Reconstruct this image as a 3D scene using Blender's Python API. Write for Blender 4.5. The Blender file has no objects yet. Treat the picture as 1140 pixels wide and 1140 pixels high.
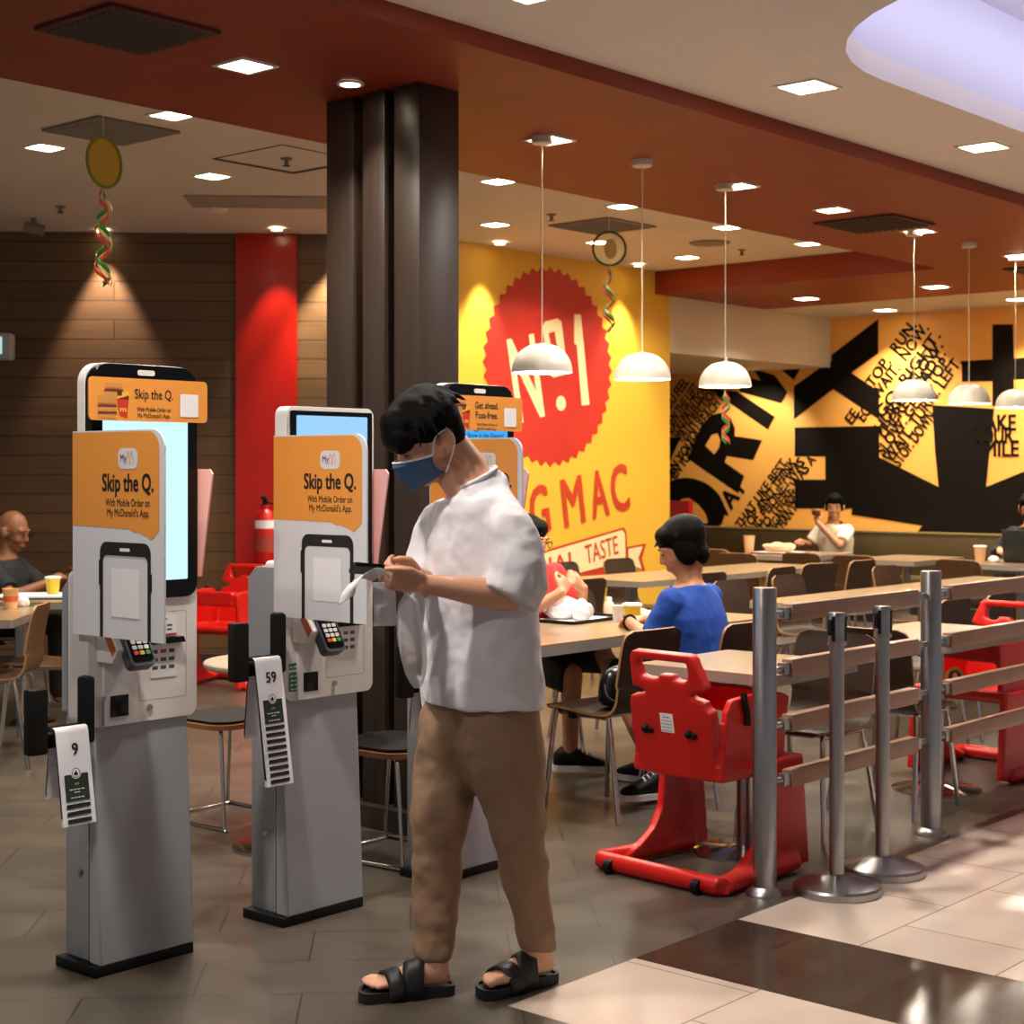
import bpy, bmesh, math, random
from mathutils import Vector, Matrix
random.seed(7)
R = math.radians
C = bpy.context.scene.collection
# ---------------------------------------------------------------- camera, world, exposure
YAW = R(41.4 - 90)                      # camera looks 41.4 deg from the fence direction (world X)
EH = 1.45
cam_d = bpy.data.cameras.new('camera')
cam = bpy.data.objects.new('camera', cam_d); C.objects.link(cam)
cam.location = (0, 0, EH); cam.rotation_euler = (R(90), 0, YAW)
cam_d.sensor_width = 36; cam_d.lens = 36 * 1795 / 1140
cam_d.shift_y = -(570 - 524) / 1140
cam_d.clip_end = 80
cam_d.dof.use_dof = True; cam_d.dof.focus_distance = 4.75; cam_d.dof.aperture_fstop = 6.5
sc = bpy.context.scene; sc.camera = cam
sc.view_settings.view_transform = 'Standard'; sc.view_settings.look = 'None'
sc.view_settings.gamma = 1; sc.view_settings.use_curve_mapping = False
sc.view_settings.exposure = 0.58
wd = bpy.data.worlds.new('mall_light'); sc.world = wd; wd.use_nodes = True
wd.node_tree.nodes['Background'].inputs[0].default_value = (0.9, 0.93, 1.0, 1)
wd.node_tree.nodes['Background'].inputs[1].default_value = 0.18
LAMP_K = 1.45

def area(name, loc, size, power, color=(1, .93, .82), rot=(0, 0, 0), parent=None, size_y=None, spread=None):
    l = bpy.data.lights.new(name, 'AREA'); l.energy = power * LAMP_K; l.color = color; l.size = size
    if size_y: l.shape = 'RECTANGLE'; l.size_y = size_y
    if spread: l.spread = R(spread)
    o = bpy.data.objects.new(name, l); C.objects.link(o); o.location = loc; o.rotation_euler = rot
    if parent: o.parent = parent
    return o
# open mall concourse behind the camera: two unseen area lamps added as soft frontal fill
area('concourse_fill', (1.5, -2.2, 4.2), 3.0, 330, (1, .96, .93), (R(32), 0, 0), size_y=2.0)
area('concourse_fill', (6.5, -1.6, 4.2), 3.0, 200, (1, .96, .93), (R(32), 0, 0), size_y=2.0)

# ---------------------------------------------------------------- helpers
def lin(h):
    h = h.lstrip('#'); o = []
    for i in (0, 2, 4):
        c = int(h[i:i+2], 16) / 255
        o.append(c / 12.92 if c <= .04045 else ((c + .055) / 1.055) ** 2.4)
    return (*o, 1)
_M = {}
def mat(name, col, rough=.5, metal=0, emit=0, emit_col=None, var=0, vscale=6, bump=0, bscale=40, alpha=1, trans=0, spec=.5, coat=0, stretch=None, sss=0):
    if name in _M: return _M[name]
    m = bpy.data.materials.new(name); m.use_nodes = True; nt = m.node_tree; b = nt.nodes['Principled BSDF']
    c = lin(col) if isinstance(col, str) else col
    b.inputs['Base Color'].default_value = c; b.inputs['Roughness'].default_value = rough; b.inputs['Metallic'].default_value = metal
    b.inputs['Specular IOR Level'].default_value = spec; b.inputs['Coat Weight'].default_value = coat
    b.inputs['Transmission Weight'].default_value = trans; b.inputs['Alpha'].default_value = alpha
    if sss: b.inputs['Subsurface Weight'].default_value = sss; b.inputs['Subsurface Radius'].default_value = (.01, .004, .002)
    if emit:
        b.inputs['Emission Color'].default_value = lin(emit_col) if emit_col else c; b.inputs['Emission Strength'].default_value = emit
    if var or bump:
        tc = nt.nodes.new('ShaderNodeTexCoord'); mp = nt.nodes.new('ShaderNodeMapping'); nt.links.new(tc.outputs['Object'], mp.inputs[0])
        if stretch: mp.inputs['Scale'].default_value = stretch
    if var:
        n = nt.nodes.new('ShaderNodeTexNoise'); n.inputs['Scale'].default_value = vscale; n.inputs['Detail'].default_value = 5
        nt.links.new(mp.outputs[0], n.inputs['Vector'])
        r = nt.nodes.new('ShaderNodeValToRGB'); r.color_ramp.elements[0].position = .3; r.color_ramp.elements[1].position = .7
        r.color_ramp.elements[0].color = (*[x * (1 - var) for x in c[:3]], 1); r.color_ramp.elements[1].color = (*[min(1, x * (1 + var)) for x in c[:3]], 1)
        nt.links.new(n.outputs[0], r.inputs[0]); nt.links.new(r.outputs[0], b.inputs['Base Color'])
    if bump:
        n2 = nt.nodes.new('ShaderNodeTexNoise'); n2.inputs['Scale'].default_value = bscale; n2.inputs['Detail'].default_value = 4
        nt.links.new(mp.outputs[0], n2.inputs['Vector'])
        bp = nt.nodes.new('ShaderNodeBump'); bp.inputs['Strength'].default_value = bump; bp.inputs['Distance'].default_value = .01
        nt.links.new(n2.outputs[0], bp.inputs['Height']); nt.links.new(bp.outputs[0], b.inputs['Normal'])
    _M[name] = m; return m
def brick_mat(name, c1, c2, mortar, w, h, mort=.004, rot=0, rough=.3, offset=.5, plane='XY', grain=0, gscale=(2, 40, 2), spec=.5, loc=(0, 0, 0), bump=.3):
    m = bpy.data.materials.new(name); m.use_nodes = True; nt = m.node_tree; b = nt.nodes['Principled BSDF']; N = nt.nodes.new; L = nt.links.new
    b.inputs['Roughness'].default_value = rough; b.inputs['Specular IOR Level'].default_value = spec
    tc = N('ShaderNodeTexCoord'); mp = N('ShaderNodeMapping'); L(tc.outputs['Object'], mp.inputs[0])
    mp.inputs['Location'].default_value = loc
    mp.inputs['Rotation'].default_value = (R(-90), 0, 0) if plane == 'XZ' else (0, 0, R(rot))
    br = N('ShaderNodeTexBrick'); L(mp.outputs[0], br.inputs[0])
    br.inputs['Color1'].default_value = lin(c1); br.inputs['Color2'].default_value = lin(c2); br.inputs['Mortar'].default_value = lin(mortar)
    br.inputs['Scale'].default_value = 1; br.inputs['Mortar Size'].default_value = mort; br.inputs['Mortar Smooth'].default_value = .1
    br.inputs['Brick Width'].default_value = w; br.inputs['Row Height'].default_value = h; br.offset = offset
    out = br.outputs[0]
    if grain:
        n = N('ShaderNodeTexNoise'); n.inputs['Scale'].default_value = 1; n.inputs['Detail'].default_value = 6
        m2 = N('ShaderNodeMapping'); L(tc.outputs['Object'], m2.inputs[0]); m2.inputs['Scale'].default_value = gscale; L(m2.outputs[0], n.inputs['Vector'])
        mr = N('ShaderNodeMapRange'); mr.inputs[3].default_value = 1 - grain; mr.inputs[4].default_value = 1 + grain; mr.inputs[1].default_value = .3; mr.inputs[2].default_value = .7
        L(n.outputs[0], mr.inputs[0])
        mx = N('ShaderNodeVectorMath'); mx.operation = 'SCALE'; L(out, mx.inputs[0]); L(mr.outputs[0], mx.inputs['Scale']); out = mx.outputs[0]
        rr = N('ShaderNodeMapRange'); rr.inputs[3].default_value = rough * .8; rr.inputs[4].default_value = rough * 1.25; L(n.outputs[0], rr.inputs[0]); L(rr.outputs[0], b.inputs['Roughness'])
    L(out, b.inputs['Base Color'])
    bp = N('ShaderNodeBump'); bp.inputs['Strength'].default_value = bump; bp.inputs['Distance'].default_value = .004; bp.invert = True
    L(br.outputs['Fac'], bp.inputs['Height']); L(bp.outputs[0], b.inputs['Normal'])
    _M[name] = m; return m

I4 = Matrix.Identity(4)
def frame(o, x, y):                     # matrix with origin o, local x along x, local y along y
    x = Vector(x).normalized(); y = Vector(y); z = x.cross(y).normalized(); y = z.cross(x)
    m = Matrix((x, y, z)).transposed().to_4x4(); m.translation = Vector(o); return m
def nb(): return bmesh.new()
def box(b, x0, x1, y0, y1, z0, z1, M=I4, bev=0, seg=2):
    vs = [b.verts.new(M @ Vector(p)) for p in ((x0,y0,z0),(x1,y0,z0),(x1,y1,z0),(x0,y1,z0),(x0,y0,z1),(x1,y0,z1),(x1,y1,z1),(x0,y1,z1))]
    fs = [b.faces.new([vs[i] for i in f]) for f in ((3,2,1,0),(4,5,6,7),(0,1,5,4),(1,2,6,5),(2,3,7,6),(3,0,4,7))]
    if bev:
        es = list({e for f in fs for e in f.edges})
        bmesh.ops.bevel(b, geom=es, offset=bev, segments=seg, affect='EDGES', profile=.5)
    return b
def ring(b, c, ax, ay, n=24, f=None):
    return [b.verts.new(Vector(c) + Vector(ax) * math.cos(2*math.pi*i/n) * (f(i/n) if f else 1) + Vector(ay) * math.sin(2*math.pi*i/n) * (f(i/n) if f else 1)) for i in range(n)]
def bridge(b, r0, r1):
    n = len(r0)
    for i in range(n): b.faces.new((r0[i], r0[(i+1) % n], r1[(i+1) % n], r1[i]))
def loft(b, rings, n=24, caps=True):    # rings: (centre, ax, ay)
    rs = [ring(b, *r[:3], n=n, f=(r[3] if len(r) > 3 else None)) for r in rings]
    for a, c in zip(rs, rs[1:]): bridge(b, a, c)
    if caps: b.faces.new(rs[0][::-1]); b.faces.new(rs[-1])
    return rs
def _perp(d):
    d = Vector(d).normalized(); a = Vector((0,0,1)) if abs(d.z) < .9 else Vector((1,0,0))
    x = a.cross(d).normalized(); return x, d.cross(x)
def cyl(b, p0, p1, r0, r1=None, n=16, caps=True):
    x, y = _perp(Vector(p1) - Vector(p0)); r1 = r0 if r1 is None else r1
    loft(b, [(p0, x*r0, y*r0), (p1, x*r1, y*r1)], n, caps)
def tube(b, pts, r, n=10, caps=True, closed=False):
    pts = [Vector(p) for p in pts]; rr = r if isinstance(r, (list, tuple)) else [r] * len(pts)
    x = None; rs = []
    for i, p in enumerate(pts):
        d = (pts[min(i+1, len(pts)-1)] - pts[max(i-1, 0)]).normalized()
        if x is None: x, y = _perp(d)
        else:
            x = (x - d * x.dot(d)).normalized(); y = d.cross(x)
        rs.append(ring(b, p, x*rr[i], y*rr[i], n))
    for a, c in zip(rs, rs[1:]): bridge(b, a, c)
    if caps: b.faces.new(rs[0][::-1]); b.faces.new(rs[-1])
def smooth_path(pts, k=6):              # Catmull-Rom
    P = [Vector(p) for p in pts]; P = [2*P[0]-P[1]] + P + [2*P[-1]-P[-2]]; o = []
    for i in range(1, len(P)-2):
        for j in range(k):
            t = j / k; a, b_, c, d = P[i-1:i+3]
            o.append(.5*((2*b_) + (c-a)*t + (2*a-5*b_+4*c-d)*t*t + (3*b_-a-3*c+d)*t**3))
    o.append(P[-2]); return o
def lathe(b, prof, n=32, c=(0,0,0), M=I4):
    rs = []
    for r, z in prof:
        rs.append([b.verts.new(M @ (Vector(c) + Vector((max(r,1e-4)*math.cos(2*math.pi*i/n), max(r,1e-4)*math.sin(2*math.pi*i/n), z)))) for i in range(n)])
    for a, d in zip(rs, rs[1:]): bridge(b, a, d)
    b.faces.new(rs[0][::-1]); b.faces.new(rs[-1])
def ball(b, c, r, M=I4, u=16, v=10):
    r = (r, r, r) if isinstance(r, (int, float)) else r
    T = Matrix.Translation(Vector(c)) @ M.to_3x3().to_4x4() @ Matrix.Diagonal((*r, 1))
    bmesh.ops.create_uvsphere(b, u_segments=u, v_segments=v, radius=1, matrix=T)
def caps(b, pts, radii, n=12):          # tapered limb through joints, round at each joint
    pts = [Vector(p) for p in pts]; rr = radii if isinstance(radii, (list, tuple)) else [radii]*len(pts)
    for p, r in zip(pts, rr): ball(b, p, r, u=n, v=8)
    for i in range(len(pts)-1):
        if (pts[i+1]-pts[i]).length > 1e-4: cyl(b, pts[i], pts[i+1], rr[i], rr[i+1], n)
def prism(b, pts, d, M=I4, holes=()):   # outline in local xy, extruded from z=0 to z=d
    def loopv(pp, z): return [b.verts.new(M @ Vector((p[0], p[1], z))) for p in pp]
    loops = [list(pts)] + [list(h) for h in holes]
    e0, allv = [], []
    for z in (0, d):
        es = []; vs_all = []
        for lp in loops:
            vs = loopv(lp, z); vs_all.append(vs)
            es += [b.edges.new((vs[i], vs[(i+1) % len(vs)])) for i in range(len(vs))]
        bmesh.ops.triangle_fill(b, use_beauty=True, use_dissolve=False, edges=es)
        allv.append(vs_all)
        if d == 0: return
    for a, c in zip(*allv):
        for i in range(len(a)): b.faces.new((a[i], a[(i+1) % len(a)], c[(i+1) % len(a)], c[i]))
def flat(b, pts, M=I4, z=0, holes=()):
    prism(b, pts, 0, M @ Matrix.Translation((0, 0, z)), holes)
def rrect(x0, x1, y0, y1, r, n=6):
    r4 = r if isinstance(r, (list, tuple)) else [r]*4; o = []    # corners: bl, br, tr, tl
    for k, (cx, cy, a) in enumerate(((x0, y0, 180), (x1, y0, 270), (x1, y1, 0), (x0, y1, 90))):
        q = r4[k]
        if q <= 0: o.append((cx, cy)); continue
        ccx = cx + q if k in (0, 3) else cx - q; ccy = cy + q if k in (0, 1) else cy - q
        o += [(ccx + q*math.cos(R(a + 90*i/n)), ccy + q*math.sin(R(a + 90*i/n))) for i in range(n+1)]
    return o
def ell(cx, cy, rx, ry, n=28, rot=0):
    c, s = math.cos(R(rot)), math.sin(R(rot)); o = []
    for i in range(n):
        x, y = rx*math.cos(2*math.pi*i/n), ry*math.sin(2*math.pi*i/n); o.append((cx + c*x - s*y, cy + s*x + c*y))
    return o
_T = {}
def glyphs(s, bold=0):
    k = (s, bold)
    if k not in _T:
        cu = bpy.data.curves.new('t', 'FONT'); cu.body = s; cu.offset = bold; cu.resolution_u = 3; cu.fill_mode = 'FRONT'
        o = bpy.data.objects.new('t', cu); me = o.to_mesh()
        vs = [v.co.copy() for v in me.vertices]; fs = [tuple(p.vertices) for p in me.polygons]
        o.to_mesh_clear(); bpy.data.objects.remove(o); bpy.data.curves.remove(cu)
        _T[k] = (vs, fs)
    return _T[k]
def text(b, s, M, x, y, h, w=None, align='c', bold=.012, z=0):
    """writes s with cap height h; w (optional) is the width it is fitted to; (x, y) is the baseline start/centre"""
    vs, fs = glyphs(s, 0)
    if not vs: return
    x0 = min(v.x for v in vs); x1 = max(v.x for v in vs); sy = h / .70; sx = (w / (x1 - x0)) if w else sy * .95
    off = {'l': -x0, 'c': -(x0 + x1)/2, 'r': -x1}[align]
    for k, (dx, dy) in enumerate(((-1,-.6), (1,-.6), (-1,.6), (1,.6)) if bold else ((0,0),)):
        nv = [b.verts.new(M @ Vector(((v.x + off + dx*bold)*sx + x, (v.y + dy*bold)*sy + y, z + k*2e-5))) for v in vs]
        for f in fs:
            try: b.faces.new([nv[i] for i in f])
            except ValueError: pass
def scribble(b, M, x, y, h, w, align='c', z=0):   # a line of print too small to read
    x0 = x - (w/2 if align == 'c' else 0); n = max(2, int(w/(h*2.6)))
    for i in range(n): flat(b, [(x0 + w*i/n, y), (x0 + w*(i+.78)/n, y), (x0 + w*(i+.78)/n, y+h*.7), (x0 + w*i/n, y+h*.7)], M, z)
def obj(name, b, m, parent=None, smooth=40, loc=None, rotz=0, bev=0, mods=None, kind=None):
    me = bpy.data.meshes.new(name); bmesh.ops.remove_doubles(b, verts=b.verts, dist=1e-6)
    bmesh.ops.recalc_face_normals(b, faces=b.faces); b.to_mesh(me); b.free()
    for x in (m if isinstance(m, (list, tuple)) else [m]): me.materials.append(x)
    if smooth is not None:
        me.shade_smooth()
        if smooth < 180: me.set_sharp_from_angle(angle=R(smooth))
    o = bpy.data.objects.new(name, me); C.objects.link(o)
    if parent: o.parent = parent
    if loc: o.location = loc
    o.rotation_euler.z = rotz
    if bev:
        md = o.modifiers.new('bevel', 'BEVEL'); md.width = bev; md.segments = 2; md.limit_method = 'ANGLE'
    for k, v in (mods or []):
        md = o.modifiers.new(k, k)
        for a, c in v.items(): setattr(md, a, c)
    if kind: o['kind'] = kind
    return o
def thing(name, label, cat, loc=(0,0,0), rotz=0, group=None):
    o = bpy.data.objects.new(name, None); C.objects.link(o); o.empty_display_size = .1
    o.location = loc; o.rotation_euler = (0, 0, rotz); o['label'] = label; o['category'] = cat
    if group: o['group'] = group
    return o
def tag(o, label, cat, group=None):
    o['label'] = label; o['category'] = cat
    if group: o['group'] = group
    return o
def dup(root, loc, rotz=0, label=None, group=None):
    r = root.copy(); C.objects.link(r); r.location = loc; r.rotation_euler = (0, 0, rotz)
    if label: r['label'] = label
    if group: r['group'] = group
    for ch in list(root.children):
        c = ch.copy(); C.objects.link(c); c.parent = r
        for g in list(ch.children):
            d = g.copy(); C.objects.link(d); d.parent = c
    return r
def struct(name, b, m, parent=None, smooth=30, loc=None, rotz=0):
    o = obj(name, b, m, parent, smooth, loc, rotz)
    if not parent: o['kind'] = 'structure'
    return o
SU, CU = math.sin(R(41.4)), math.cos(R(41.4))
def G(px, py, z=0):                     # world point seen at a pixel, known height
    d = (EH - z) * 1795 / (py - 524); X = (px - 570) / 1795 * d
    return Vector((SU*X + CU*d, -CU*X + SU*d, z))
def wallV(px, py, v):                   # point of the plane y = v
    k = (px - 570)/1795; d = v / (SU - CU*k); return Vector((SU*k*d + CU*d, v, EH - (py - 524)/1795*d))
def wallU(px, py, u):                   # point of the plane x = u
    k = (px - 570)/1795; d = u / (CU + SU*k); return Vector((u, -CU*k*d + SU*d, EH - (py - 524)/1795*d))
def cam_pt(px, d):                      # ground point at a pixel column and depth
    X = (px - 570)/1795*d; return Vector((SU*X + CU*d, -CU*X + SU*d, 0))

# ---------------------------------------------------------------- materials
M_red = mat('deep_red_orange_paint', '#862a06', .55, var=.1, vscale=3)
M_white = mat('off_white_ceiling_paint', '#d6cbbd', .8, var=.03, vscale=2)
M_mallw = mat('mall_ceiling_paint', '#e9e2da', .8, var=.02)
M_yellow = mat('yellow_wall_paint', '#e8b53a', .5, var=.04, vscale=2)
M_orange = mat('orange_wall_paint', '#f5ae50', .5, var=.03, vscale=2)
M_black = mat('matt_black', '#0b0a09', .55, spec=.25)
M_print = mat('black_print', '#1a1411', .6)
M_mural = mat('black_mural_paint', '#120c06', .6, spec=.12)
M_sealred = mat('red_mural_paint', '#c22c20', .5, var=.06, vscale=3)
M_cream = mat('cream_mural_paint', '#f6dfa8', .55)
M_dred = mat('dark_red_mural_paint', '#c23a1c', .5)
M_wood = brick_mat('brown_plank_wall', '#654829', '#573d22', '#2a1b0f', 2.6, .142, .004, plane='XZ', rough=.42, grain=.16, gscale=(1.2, 1.2, 40))
M_redpanel = mat('glossy_red_panel', '#a8180a', .22, var=.05)
M_floor = brick_mat('dark_floor_tile', '#554c42', '#4e463d', '#332d27', .6, .3, .003, rot=45, rough=.3, grain=.14, gscale=(5, 5, 5), bump=.12)
M_tile = brick_mat('pale_mall_tile', '#d9c6b6', '#d1bdae', '#96857a', .59, .44, .003, rough=.2, grain=.06, gscale=(3, 3, 3), loc=(-.39*1 - 4.0, -.26, 0), bump=.1)
M_band = brick_mat('brown_mall_tile', '#4d3d31', '#443529', '#2e231b', .55, .44, .003, rough=.14, grain=.16, gscale=(3, 3, 3), bump=.1)
M_steel = mat('brushed_steel', '#a9a6a6', .3, 1, var=.06, vscale=30, stretch=(1, 1, .02))
M_chrome = mat('chrome', '#c8c4c0', .12, 1)
M_colwood = mat('dark_wood_cladding', '#30231b', .42, var=.25, vscale=7, stretch=(8, 8, .25))
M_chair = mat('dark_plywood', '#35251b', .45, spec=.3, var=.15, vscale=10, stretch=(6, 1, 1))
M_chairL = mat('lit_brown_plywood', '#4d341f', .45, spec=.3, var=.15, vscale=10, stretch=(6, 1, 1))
M_edge = mat('pale_plywood_edge', '#96704a', .5)
M_table = mat('beige_laminate', '#92795a', .28, var=.06, vscale=5)
M_tabedge = mat('grey_table_edge', '#8b8178', .4)
M_rail = mat('rail_wood', '#9a755e', .38, var=.1, vscale=8, stretch=(.6, 8, 8))
M_grey = mat('kiosk_grey_metal', '#a3a5ab', .4, .15, var=.03, vscale=3)
M_kwhite = mat('kiosk_white_plastic', '#e4ddd8', .35)
M_kblack = mat('gloss_black', '#060607', .2, spec=.25)
M_sign = mat('orange_sign_card', '#e8963c', .5)
M_signw = mat('white_sign_card', '#d9d7dc', .5)
M_paper = mat('white_paper', '#ece9ea', .7)
M_hc = mat('red_plastic', '#c8180e', .33, var=.05, vscale=4, bump=.06, bscale=120)
M_led = mat('downlight_lens', '#fff3dc', .5, emit=14, emit_col='#ffeccc')
M_dome = mat('white_enamel_dome', '#cdc5b6', .35)
M_vent = mat('dark_vent', '#3a261a', .6)
M_ventg = mat('grey_vent', '#7d7466', .6)
M_trim = mat('white_trim', '#e9e2d6', .5)
# ---------------------------------------------------------------- setting
def slab(name, u0, u1, v0, v1, z0, z1, m, holes=()):
    b = nb(); prism(b, [(u0,v0),(u1,v0),(u1,v1),(u0,v1)], z1 - z0, Matrix.Translation((0,0,z0)), holes); return struct(name, b, m)
b = nb(); prism(b, [(-6,-6),(3.27,-6),(3.27,2.9),(16,2.9),(16,19),(-6,19)], .1, Matrix.Translation((0,0,-.1))); struct('floor', b, M_floor)
slab('floor_mall', 3.27, 3.84, -6, 2.9, -.1, 0, M_tile)
slab('floor_mall_band', 3.84, 4.39, -6, 2.9, -.1, 0, M_band)
slab('floor_mall_pale', 4.39, 16, -6, 2.9, -.1, 0, M_tile)
# ceilings: red soffit at 3.0, dining ceiling at 3.2, mall ceiling at 3.07 with a long rounded light cove
b = nb(); prism(b, [(-6,4.0),(16,4.0),(16,5.72),(13.25,5.72),(13.25,8.42),(11.45,8.42),(11.45,5.72),(-6,5.72)], .22, Matrix.Translation((0,0,3.0))); struct('ceiling_soffit', b, M_red)
slab('ceiling', -6, 11.45, 5.72, 19, 3.2, 3.3, M_white)
slab('ceiling_banquette', 13.25, 16, 5.72, 8.42, 3.0, 3.2, M_white)
cove = rrect(4.92, 12.0, .9, 3.27, 1.1, 10)
b = nb(); prism(b, [(-6,-6),(16,-6),(16,4.0),(-6,4.0)], .1, Matrix.Translation((0,0,3.07)), [cove]); struct('ceiling_mall', b, M_mallw)
b = nb(); vs0 = [b.verts.new((x,y,3.17)) for x,y in cove]; vs1 = [b.verts.new((x,y,3.6)) for x,y in cove]; bridge(b, vs0, vs1); b.faces.new(vs1)
struct('ceiling_cove', b, mat('cove_paint', '#dcdcea', .8))
lt = thing('cove_light', 'hidden violet white strip light inside the oval ceiling recess', 'light', (8.4, 2.9, 3.5))
b = nb(); box(b, -3.0, 3.0, -.03, .03, 0, .04); obj('lamp_strip', b, mat('violet_strip', '#d8d4ff', .5, emit=1.6, emit_col='#c9c4ff'), lt)
area('cove_glow', (0, 0, -.03), 6, 5, (.86, .84, 1), (R(55), 0, 0), lt, size_y=.06)
# walls
W45 = R(-45)
woodO = G(130, 261, 3.2); cst = 16.97; woodC = Vector(((cst + woodO.x - woodO.y)/2, (cst - woodO.x + woodO.y)/2, 0))
def wood_local(px):                     # along-wall coordinate seen at pixel column px
    k = (px-570)/1795; a, c = SU*k + CU, SU - CU*k; d = cst/(a + c); p = Vector((a*d, c*d, 0)); return (p - woodC).dot(Vector((1,-1,0)).normalized())
wend = (Vector((8.55, 8.42, 0)) - woodC).dot(Vector((1,-1,0)).normalized())
b = nb(); box(b, -6, wend, 0, .1, 0, 3.3); struct('wall_left', b, M_wood, loc=woodC, rotz=W45)
b = nb(); box(b, -6, wend, -.02, 0, 0, .1); struct('baseboard_left', b, mat('dark_base', '#2c211a', .5), loc=woodC, rotz=W45)
b = nb(); box(b, wood_local(263), wood_local(331), -.035, 0, .1, 3.3); struct('trim_1', b, M_redpanel, loc=woodC, rotz=W45)
VY = 8.42
slab('wall_back', 8.56, 11.67, VY, VY + .2, 0, 3.3, M_yellow)
slab('wall_bulkhead', 11.67, 14.45, VY, 12, 2.5, 3.2, mat('bulkhead_paint', '#d8cbb2', .7))
slab('wall_recess', 9.0, 14.6, 11.8, 12, 0, 2.6, M_orange)
UO = 14.45
slab('wall_right', UO, UO + .15, 2.0, 12, 0, 3.2, M_orange)
slab('ceiling_dining_right', 13.25, 16, 2.0, 5.72, 2.99, 3.0, M_red)
# red screen behind the dining room's yellow wall corner
a0 = wallU(741, 560, 12.3); a1 = wallU(767, 560, 12.3)
b = nb(); box(b, 12.3, 12.36, a1.y, a0.y + .4, 0, 1.17); struct('wall_red_divider', b, M_redpanel)

# mural on the yellow wall
mv = thing('wall_mural', 'painted burger mural with round red seal on the yellow wall', 'mural', (0, VY, 0))
MV = frame((0, -.004, 0), (1,0,0), (0,0,1))
def pv(px, py): p = wallV(px, py, VY); return (p.x, p.z)
cA, cB = pv(537, 407), pv(681, 407); scx, scz = (cA[0]+cB[0])/2 , pv(609, 408)[1]
rw = (cB[0]-cA[0])/2; rh = (pv(609, 296)[1] - pv(609, 520)[1])/2
N = 44; zz = []
for i in range(N):
    a = 2*math.pi*i/N; a2 = 2*math.pi*(i+.5)/N
    zz += [(scx + rw*math.cos(a), scz + rh*math.sin(a)), (scx + rw*.945*math.cos(a2), scz + rh*.945*math.sin(a2))]
b = nb(); flat(b, zz, MV); obj('seal', b, M_sealred, mv, None)
def quad_text(b, s, p0, p1, h, M, pf, bold=.0, z=.0022, ital=0):
    a, c = Vector(pf(*p0)), Vector(pf(*p1)); d = c - a; L = d.length; d.normalize()
    T = M @ Matrix(((d.x, -d.y + ital*d.x, 0, a.x), (d.y, d.x + ital*d.y, 0, a.y), (0,0,1,z), (0,0,0,1)))
    text(b, s, T, 0, 0, h, L, 'l', bold)
b = nb()
hN = (Vector(pv(594,378)) - Vector(pv(600,462))).length
quad_text(b, 'N', (577,470), (605,462), hN*1.1, MV, pv, .02)
flat(b, [pv(*p) for p in ((638.6,350),(646,350),(655.7,450.4),(647,451.5),(641.4,384),(638.6,383))], MV, .0022)
flat(b, [pv(*p) for p in ((603,364),(606,358),(620,354.5),(624.5,358),(631,411),(628,417),(616,420.5),(611,417))], MV, .0022, [[pv(*p) for p in ((610,371),(617,369),(622.5,408),(617.5,410))]])
o2 = pv(624, 449); flat(b, ell(o2[0], o2[1], .062, .062), MV, .0022)
obj('number', b, M_cream, mv, None)
b = nb()
hG = (Vector(pv(601,541)) - Vector(pv(604,594))).length
for ch_, x0, x1 in (('B',518,540),('I',560,567),('G',593,613),('M',629,651),('A',660,678),('C',683,701)):
    yb = lambda x: 594 + (x - 604)*(568-594)/(692-604); quad_text(b, ch_, (x0, yb(x0)), (x1, yb(x1)), hG*1.02, MV, pv, .022)
obj('lettering', b, M_dred, mv, None)
b = nb(); flat(b, [pv(*p) for p in ((470,652),(694,587),(697,592),(699,636),(720,636),(718,640),(690,642),(470,690))], MV, .001)
flat(b, [pv(*p) for p in ((697,609),(719,605),(714,622),(718,636),(699,628))], MV, .0015)
obj('banner_border', b, M_dred, mv, None)
b = nb(); flat(b, [pv(*p) for p in ((472,655),(692,590),(695,594),(696,624),(472,684))], MV, .003)
flat(b, [pv(*p) for p in ((699,611),(715,608),(710,621),(714,634),(699,627))], MV, .003)
obj('banner', b, M_cream, mv, None)
b = nb()
hT = (Vector(pv(650,610)) - Vector(pv(651,631))).length
quad_text(b, 'ORIGINAL', (530,664), (643,633), hT, MV, pv, .01, .004); quad_text(b, 'TASTE', (652,628), (688,616), hT, MV, pv, .01, .004)
obj('lettering', b, M_dred, mv, None)

# mural on the orange wall
mo = thing('wall_mural', 'black giant letters and slanted words on the orange wall', 'mural', (UO, 0, 0))
MO = frame((-.004, 0, 0), (0,-1,0), (0,0,1))
def po(px, py): p = wallU(px, py, UO); return (-p.y, p.z)
def z1(x, y): return po(730 + .1842*x, 300 + .1842*y)
def z2(x, y): return po(920 + .193*x, 320 + .193*y)
def z3(x, y): return po(730 + .1842*x, 480 + .1842*y)
b = nb()
flat(b, [po(771 + 36*math.cos(t)*1.0 + 4*math.sin(t), 563 + 31*math.sin(t) + 3*math.cos(t)) for t in [2*math.pi*i/32 for i in range(32)]], MO, 0,
     [[z3(*p) for p in ((135,450),(155,410),(200,402),(260,440),(305,500),(318,545),(300,572),(240,565),(180,530),(145,490))]])
flat(b, [z3(*p) for p in ((195,165),(500,375),(535,270),(420,190),(430,150),(590,175),(645,55),(480,30))] + [z1(*p) for p in ((480,960),(455,900),(400,867),(335,880),(275,950))], MO, 0,
     [[z1(*p) for p in ((300,1065),(340,1000),(375,990),(392,1030),(385,1075),(355,1118))]])
flat(b, [z1(*p) for p in ((330,725),(680,970),(720,890),(490,735))], MO)
flat(b, [z1(*p) for p in ((500,737),(760,810),(797,742),(720,640),(590,600),(635,672),(560,655))], MO)
flat(b, [z1(*p) for p in ((760,605),(835,668),(875,600))], MO)
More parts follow.
